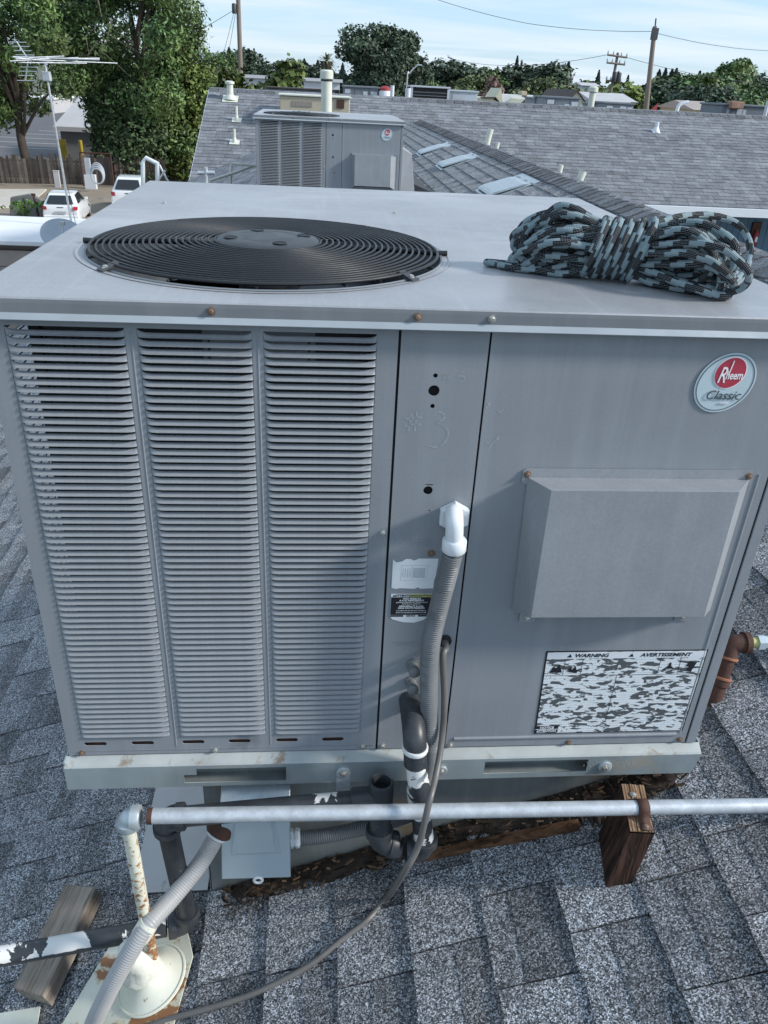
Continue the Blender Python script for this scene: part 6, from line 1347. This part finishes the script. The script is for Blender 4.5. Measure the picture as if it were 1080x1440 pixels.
# ================================================================== BUILDINGS AND UNITS BEYOND THE FAR RIDGE
def small_unit(px0, px1, ytop, Yd, label, dark=False, patches=((.62, .86, .15, .55),), side=.0, depth=1.4, group='grey rooftop units beyond the far ridge', m='acgrey'):
    a, b = aty(px0, ytop+12, Yd), aty(px1, ytop+12, Yd); zt = aty((px0+px1)/2, ytop, Yd).z
    t = thing('rooftop_air_conditioner', label, 'air conditioner', ((a.x+b.x)/2, Yd, zt-1.1), group)
    x0_, x1_ = a.x, b.x
    mb = MB(); mb.box((x0_, Yd, zt-1.1), (x1_, Yd+depth, zt-.05)); obj('body', mb, M['dark' if dark else m], t, bevel=.015)
    mb = MB(); mb.box((x0_-.04, Yd-.04, zt-.05), (x1_+.04, Yd+depth+.04, zt)); obj('top_cover', mb, M['aclight' if dark else m], t, bevel=.01)
    w = x1_-x0_
    if dark:
        for xx in (x0_-.03, x1_-.05): mb = MB(); mb.box((xx, Yd-.02, zt-1.1), (xx+.08, Yd+.05, zt-.05)); obj('corner_post', mb, M['aclight'], t)
        for i in range(10): mb = MB(); mb.box((x0_+.06, Yd-.012, zt-1.0+i*.09), (x1_-.06, Yd-.004, zt-.985+i*.09)); obj('louver', mb, M['acgrey'], t)
    else:
        for (u0, u1, v0, v1) in patches: mb = MB(); mb.box((x0_+w*u0, Yd-.012, zt-.05-.75*v1), (x0_+w*u1, Yd-.002, zt-.05-.75*v0)); obj('pale_panel', mb, M['aclight'], t)
        mb = MB(); mb.box((x0_+w*.3, Yd-.006, zt-1.08), (x0_+w*.305, Yd-.001, zt-.06)); mb.box((x0_+w*.72, Yd-.006, zt-1.08), (x0_+w*.725, Yd-.001, zt-.06)); obj('panel_seam', mb, M['dark'], t)
    return t
zr_ = -.25
fb_ = thing('flat_roof_building', 'flat pale roof hidden behind the far ridge, carrying a row of rooftop units', 'building', (10, 30, GZ)); mb = MB(); mb.box((1.2, 24.2, GZ), (34, 40, -.4)); obj('wall', mb, M['beigewall'], fb_); mb = MB(); mb.box((1.0, 24, -.4), (34.2, 40.2, -.2)); obj('roof', mb, M['paleroof'], fb_)
small_unit(484, 532, 121, 26, 'grey rooftop unit below the big oak with one pale door panel', patches=((.02, .18, .06, .22), (.55, .68, .12, .6), (.78, .96, .12, 1.3)))
small_unit(578, 631, 121, 27, 'rooftop unit with a black louvered front and white top right of the lamp post', dark=True)
small_unit(632, 671, 127, 27.5, 'small pale grey rooftop unit right of the black fronted one', patches=((.1, .9, .1, 1.2),), m='aclight')
small_unit(765, 814, 136, 26.5, 'grey rooftop unit with white stickers in front of the cream gable', patches=((.08, .28, .06, .22), (.58, .72, .2, .6), (.78, .97, .1, 1.3)))
small_unit(751, 765, 137, 27.6, 'narrow darker grey unit left of the stickered one', patches=())
small_unit(848, 890, 144, 27, 'grey rooftop unit with two white stickers left of the leaning pole', patches=((.1, .3, .08, .3), (.55, .75, .08, .3), (.8, .97, .1, 1.3)))
small_unit(835, 848, 145, 27.9, 'narrow dark unit left of the one with two white stickers', patches=())
small_unit(1014, 1120, 148, 22.5, 'large grey rooftop unit cut off by the right edge of the photo', patches=((.06, .10, .05, .5), (.20, .27, .05, .35), (.28, .32, .1, 1.3)))
p = aty(1037, 146, 22.3); o = obj('orange_bin', bb(p+Vector((-.16, 0, -.12)), p+Vector((.20, .3, .06))), M['brick'], None, bevel=.02); tag(o, 'small orange box sitting on top of the large grey unit at right', 'box')
def vp(px, py0, py1, Yd, r, label, cap=True, m='cream'):
    a, b = aty(px, py1, Yd), aty(px, py0, Yd); t = thing('vent_pipe', label, 'vent pipe', (a.x, Yd, a.z), 'pipes standing beyond the far ridge')
    obj('pipe', tb([(a.x, Yd, a.z-.8), (a.x, Yd, b.z)], r), M[m], t, 50)
    if cap: q = MB(); q.lathe([(r, 0), (r*1.5, .02), (r*1.5, .12), (r*.9, .15)], (a.x, Yd, b.z-.10)); obj('cap', q, M[m], t, 40)
vp(830, 124, 154, 22, .085, 'thick pale vent pipe with a cap between the two stickered units'); vp(551, 120, 140, 25, .06, 'slim white pipe right of the red topped white tank', False, 'whitewall'); vp(573, 124, 140, 24.5, .08, 'short wide white pipe left of the black fronted unit', False, 'whitewall'); vp(1076, 142, 160, 21.6, .05, 'white pipe at the right edge above the large grey unit', False, 'whitewall')
p = aty(541, 138, 26); t = thing('tank', 'white drum with a red lid right of the grey unit below the oak', 'tank', p); q = MB(); q.lathe([(.18, -.8), (.18, .12), (.16, .15)], p+Vector((0, 0, .05))); obj('drum', q, M['whitewall'], t, 40); q = MB(); q.lathe([(.165, 0), (.16, .06), (.08, .12), (.001, .13)], p+Vector((0, 0, .205))); obj('lid', q, M['red'], t, 40)
# street lamp
p = aty(571, 140, 62); zt = aty(571, 103, 62).z; t = thing('street_lamp', 'curved arm street lamp right of the big oak', 'street lamp', (p.x, 62, GZ)); obj('pole', tb(smoothpath([(p.x, 62, GZ), (p.x, 62, zt-.6), (p.x+.15, 62, zt), (p.x+.7, 62, zt+.55)], 6), .045), M['alu'], t, 60); q = MB(); q.box((p.x+.6, 61.85, zt+.5), (p.x+1.0, 62.15, zt+.58)); obj('lamp_head', q, M['aclight'], t, bevel=.04)
# cream parapet building, gables, chimney
t = thing('stucco_building', 'cream stucco building with stepped brown trimmed parapet beyond the far ridge', 'building', (aty(710, 140, 48).x, 48, GZ)); Y = 48
def pp(px, py): v = aty(px, py, Y); return (v.x, Y, v.z)
q = MB(); q.prism([pp(678, 138), pp(697, 138), pp(703, 146), pp(733, 148), pp(741, 140), pp(757, 141), pp(757, 190), pp(678, 190)], (0, 8, 0)); obj('wall', q, M['creamwall'], t)
q = MB()
pts = [(677, 137), (697, 137), (703, 145), (733, 147), (741, 139), (757, 140)]
for (x0_, y0_), (x1_, y1_) in zip(pts, pts[1:]): q.hexa([Vector(pp(x0_, y0_+1.2))+Vector((0, -.1, 0)), Vector(pp(x1_, y1_+1.2))+Vector((0, -.1, 0)), Vector(pp(x1_, y1_+1.2))+Vector((0, .3, 0)), Vector(pp(x0_, y0_+1.2))+Vector((0, .3, 0)), Vector(pp(x0_, y0_-.6))+Vector((0, -.1, 0)), Vector(pp(x1_, y1_-.6))+Vector((0, -.1, 0)), Vector(pp(x1_, y1_-.6))+Vector((0, .3, 0)), Vector(pp(x0_, y0_-.6))+Vector((0, .3, 0))])
obj('parapet_trim', q, M['browntrim'], t); q = MB(); q.prism([pp(694, 140), pp(705, 124), pp(707, 146)], (0, 3, 0)); obj('gable', q, M['creamwall'], t)
M['plum'] = tone_mat('pinkish_brown_leaves', (0.24, 0.16, 0.14), .7, 0, .25, 1)
p = aty(692, 140, 60); p.z = GZ; zz1 = aty(692, 106, 60).z-GZ
tree('plum_tree', 'pinkish brown leaved tree rising above the cream parapet', p, zz1, [((-.1, 0, zz1-.55), (.42, .4, .5)), ((.25, 0, zz1-.9), (.5, .4, .35)), ((-.35, 0, zz1-1.35), (.55, .4, .4)), ((.2, 0, zz1-1.6), (.55, .5, .4)), ((-.1, 0, zz1-2.2), (.6, .5, .5))], 3200, .10, 'plum', .10, seed=61, tone=(.6, 1.5), ratio=.6)
Y = 52
t = thing('white_roof_building', 'long low white roof behind the cream parapet', 'building', pp(735, 138)); q = MB(); q.prism([pp(706, 133), pp(756, 135), pp(800, 137), pp(800, 175), pp(706, 175)], (0, 5, 0)); obj('wall', q, M['whitewall'], t); q = MB(); q.prism([pp(734, 128), pp(741, 128), pp(741, 136), pp(734, 136)], (0, 1, 0)); obj('chimney', q, M['beigewall'], t)
Y = 44
t = thing('gabled_building', 'small cream gable with brown edges behind the stickered unit', 'building', pp(812, 140)); q = MB(); q.prism([pp(800, 141), pp(811, 127.5), pp(821, 143), pp(821, 180), pp(800, 180)], (0, 6, 0)); obj('wall', q, M['creamwall'], t); q = MB()
for (x0_, y0_), (x1_, y1_) in (((799, 142), (811, 127)), ((811, 127), (823, 144))): q.hexa([Vector(pp(x0_, y0_+.8))+Vector((0, -.15, 0)), Vector(pp(x1_, y1_+.8))+Vector((0, -.15, 0)), Vector(pp(x1_, y1_+.8))+Vector((0, 6, 0)), Vector(pp(x0_, y0_+.8))+Vector((0, 6, 0)), Vector(pp(x0_, y0_-1))+Vector((0, -.15, 0)), Vector(pp(x1_, y1_-1))+Vector((0, -.15, 0)), Vector(pp(x1_, y1_-1))+Vector((0, 6, 0)), Vector(pp(x0_, y0_-1))+Vector((0, 6, 0))])
obj('roof', q, M['browntrim'], t)
# houses glimpsed through the trees
for (x0_, x1_, yt, yb, Yd, m, lb) in ((818, 842, 119, 127, 150, 'whitewall', 'pale house roof left of the double crossarm pole in the trees'), (838, 862, 131, 138, 110, 'creamwall', 'cream house just left of the double crossarm pole'), (884, 900, 128, 136, 120, 'whitewall', 'small white house between the two tall poles'), (878, 890, 138, 152, 60, 'brick', 'pink brick chimney wall left of the leaning pole'), (978, 1010, 150, 156, 55, 'creamwall', 'cream house with brown roof low behind the far ridge at right'), (835, 880, 138, 146, 58, 'whitewall', 'white rooftop clutter building behind the two stickered unit')):
    a, b = aty(x0_, yb, Yd), aty(x1_, yt, Yd); t = thing('house', lb.replace('two stickered unit', 'unit with two stickers'), 'house', (a.x, Yd, GZ)); q = MB(); q.box((a.x, Yd, GZ), (b.x, Yd+6, b.z-.25)); obj('wall', q, M[m], t)
    q = MB(); ym = Yd+3; q.prism([(a.x-.3, Yd-.4, b.z-.25), (a.x-.3, ym, b.z+.25), (a.x-.3, Yd+6.4, b.z-.25)], (b.x-a.x+.6, 0, 0)); obj('roof', q, M['paleroof' if m != 'creamwall' else 'fascia'], t)
p = aty(912, 158, 30); o = obj('red_flag', MB().prism([p, p+Vector((.28, 0, .02)), p+Vector((.30, 0, .32))], (0, .02, 0)), M['red']); tag(o, 'small red triangular flag just above the far ridge', 'flag')
p = aty(952, 156, 30); t = thing('cowl_vent', 'white bent vent cowl above the far ridge right of the leaning pole', 'vent', p); obj('pipe', tb(smoothpath([p+Vector((0, 0, -.9)), p+Vector((0, 0, .05)), p+Vector((.12, 0, .24)), p+Vector((.36, 0, .30))], 5), .065), M['whitewall'], t, 60); obj('base', bb(p+Vector((-.1, -.1, -.9)), p+Vector((1.0, .3, -.02))), M['whitewall'], t)

# ================================================================== POLES AND WIRES
def pole(px_t, py_t, px_b, py_b, Yd, r0, r1, label, arms=(), extra=None):
    a, b = aty(px_b, py_b, Yd), aty(px_t, py_t, Yd); d = (b-a); k = (a.z-GZ)/max(.1, d.z); base = a-d*k
    t = thing('utility_pole', label, 'utility pole', base); q = MB(); q.tube([base, b], [r0, r1], 12); obj('pole', q, M['polewood'], t, 60)
    for (x0_, y0_, x1_, y1_) in arms:
        p0, p1 = aty(x0_, y0_, Yd-.2), aty(x1_, y1_, Yd-.2); q = MB(); q.box((0, 0, 0), (1, 1, 1)) if False else q.tube([p0, p1], .08, 4); arm = obj('crossarm', q, M['polewood'], t)
        for f in (.03, .3, .7, .97): c = p0.lerp(p1, f); q = MB(); q.lathe([(.05, 0), (.08, .10), (.05, .25), (.02, .3)], c+Vector((0, 0, .05)), (0, 0, 1), 8); obj('insulator', q, M['aclight'], arm)
    return t, base, b
t, b0, t0 = pole(333, -60, 339, 118, 58, .17, .13, 'tall utility pole cut by the top edge between the trees', arms=((326, -14, 341, -15),))
q = MB(); p = aty(329, 6, 57.9); q.lathe([(.12, 0), (.14, .05), (.14, .5), (.1, .55)], p-Vector((0, 0, .5)), (0, 0, 1), 10); obj('splice_box', q, M['wire'], t, 40)
t, b1, t1 = pole(921, 37, 908, 158, 48, .19, .12, 'leaning brown utility pole standing tall on the right')
q = MB(); c = aty(921, 41, 48); q.box(c+Vector((-.12, -.15, -.5)), c+Vector((.18, .15, .05))); obj('bracket', q, M['wire'], t); q = MB(); q.tube([c, c+Vector((-.05, 0, .5))], .04, 6); obj('top_pin', q, M['wire'], t)
t, b2, t2 = pole(869, 74, 857, 140, 78, .16, .12, 'distant utility pole with two crossarms and transformers left of the leaning pole', arms=((854, 77, 882, 81), (853, 88, 879, 91), (852, 113, 873, 116)))
for k, (px, py) in enumerate(((864, 108), (870, 109))): q = MB(); c = aty(px, py, 77.7); q.lathe([(.20, 0), (.22, .03), (.22, .75), (.18, .80)], c-Vector((0, 0, .4)), (0, 0, 1), 12); obj('transformer', q, M['wire'], t, 40)
pole(801, 107, 797, 140, 120, .14, .10, 'thin distant pole in front of the conifers', arms=((798, 110, 806, 111),))
def wire(pts, r, label):
    P = []
    for a, b in zip(pts, pts[1:]):
        n = 16
        for i in range(n): f = i/n; p = a.lerp(b, f); p.z -= (b-a).length*.018*4*f*(1-f); P.append(p)
    P.append(pts[-1]); q = MB(); q.tube(P, r, 4); o = obj('power_line', q, M['wire']); tag(o, label, 'power line')
wire([aty(560, -20, 50), aty(742, 33, 50), aty(921, 44, 48)], .012, 'upper power line sagging from the top edge to the leaning pole')
wire([aty(921, 46, 48), aty(1150, 70, 60)], .012, 'power line running from the leaning pole off to the right')
wire([aty(200, 82, 60), aty(329, 14, 58)], .014, 'thin service line rising to the first pole from the trees')
wire([aty(315, 72, 60), aty(331, 8, 58)], .014, 'steep drop line left of the first pole'); wire([aty(322, 70, 60), aty(332, 12, 58)], .014, 'steep drop line nearest the first pole')
wire([aty(854, 77, 78), aty(640, 84, 120)], .02, 'faint distant line left of the double crossarm pole'); wire([aty(882, 81, 78), aty(1120, 120, 90)], .018, 'faint distant line right of the double crossarm pole'); wire([aty(680, 128, 70), aty(857, 136, 78), aty(1015, 152, 60)], .014, 'low line crossing the trees just above the far ridge')

# ================================================================== PIPES BESIDE THE SECOND UNIT
def rail(name, label, segs, r, m, caps=()):
    P = [p for s_ in segs for p in s_]; t = thing(name, label, 'pipe', P[0])
    for i, s_ in enumerate(segs): q = MB(); q.tube(s_, r, 10); obj('pipe' if i == 0 else 'support', q, M[m], t, 50)
    return t
Y = 7.6
rail('gas_pipe', 'pale gas pipe on a short support left of the second unit', [[aty(295, 254, 7.0), aty(330, 243, 7.2), aty(360, 232, 7.4)], [aty(325, 232, 7.2), aty(324, 262, 7.2)], [aty(325, 230, 7.25), aty(360, 233, 7.3)]], .013, 'cream')
t = rail('gas_pipe', 'galvanised pipe stub with fittings at the far lower left of the second unit', [[aty(289, 235, 8.0), aty(290, 262, 8.0)], [aty(278, 243, 8.0), aty(302, 243, 8.0)]], .022, 'galvpipe')
t = rail('goose_neck_pipe', 'white bent pipe frame behind the top left corner of the near unit', [[aty(201, 275, 7.2), aty(201, 228, 7.2), aty(205, 222, 7.2), aty(221, 230, 7.2)], [aty(221, 228, 7.2), aty(222, 270, 7.2)]], .020, 'white')
t = rail('slanting_pipe', 'thin slanting pipe right of the white bent pipe frame', [[aty(224, 232, 7.2), aty(240, 262, 7.2)], [aty(222, 255, 7.2), aty(232, 240, 7.2)]], .010, 'galvpipe')
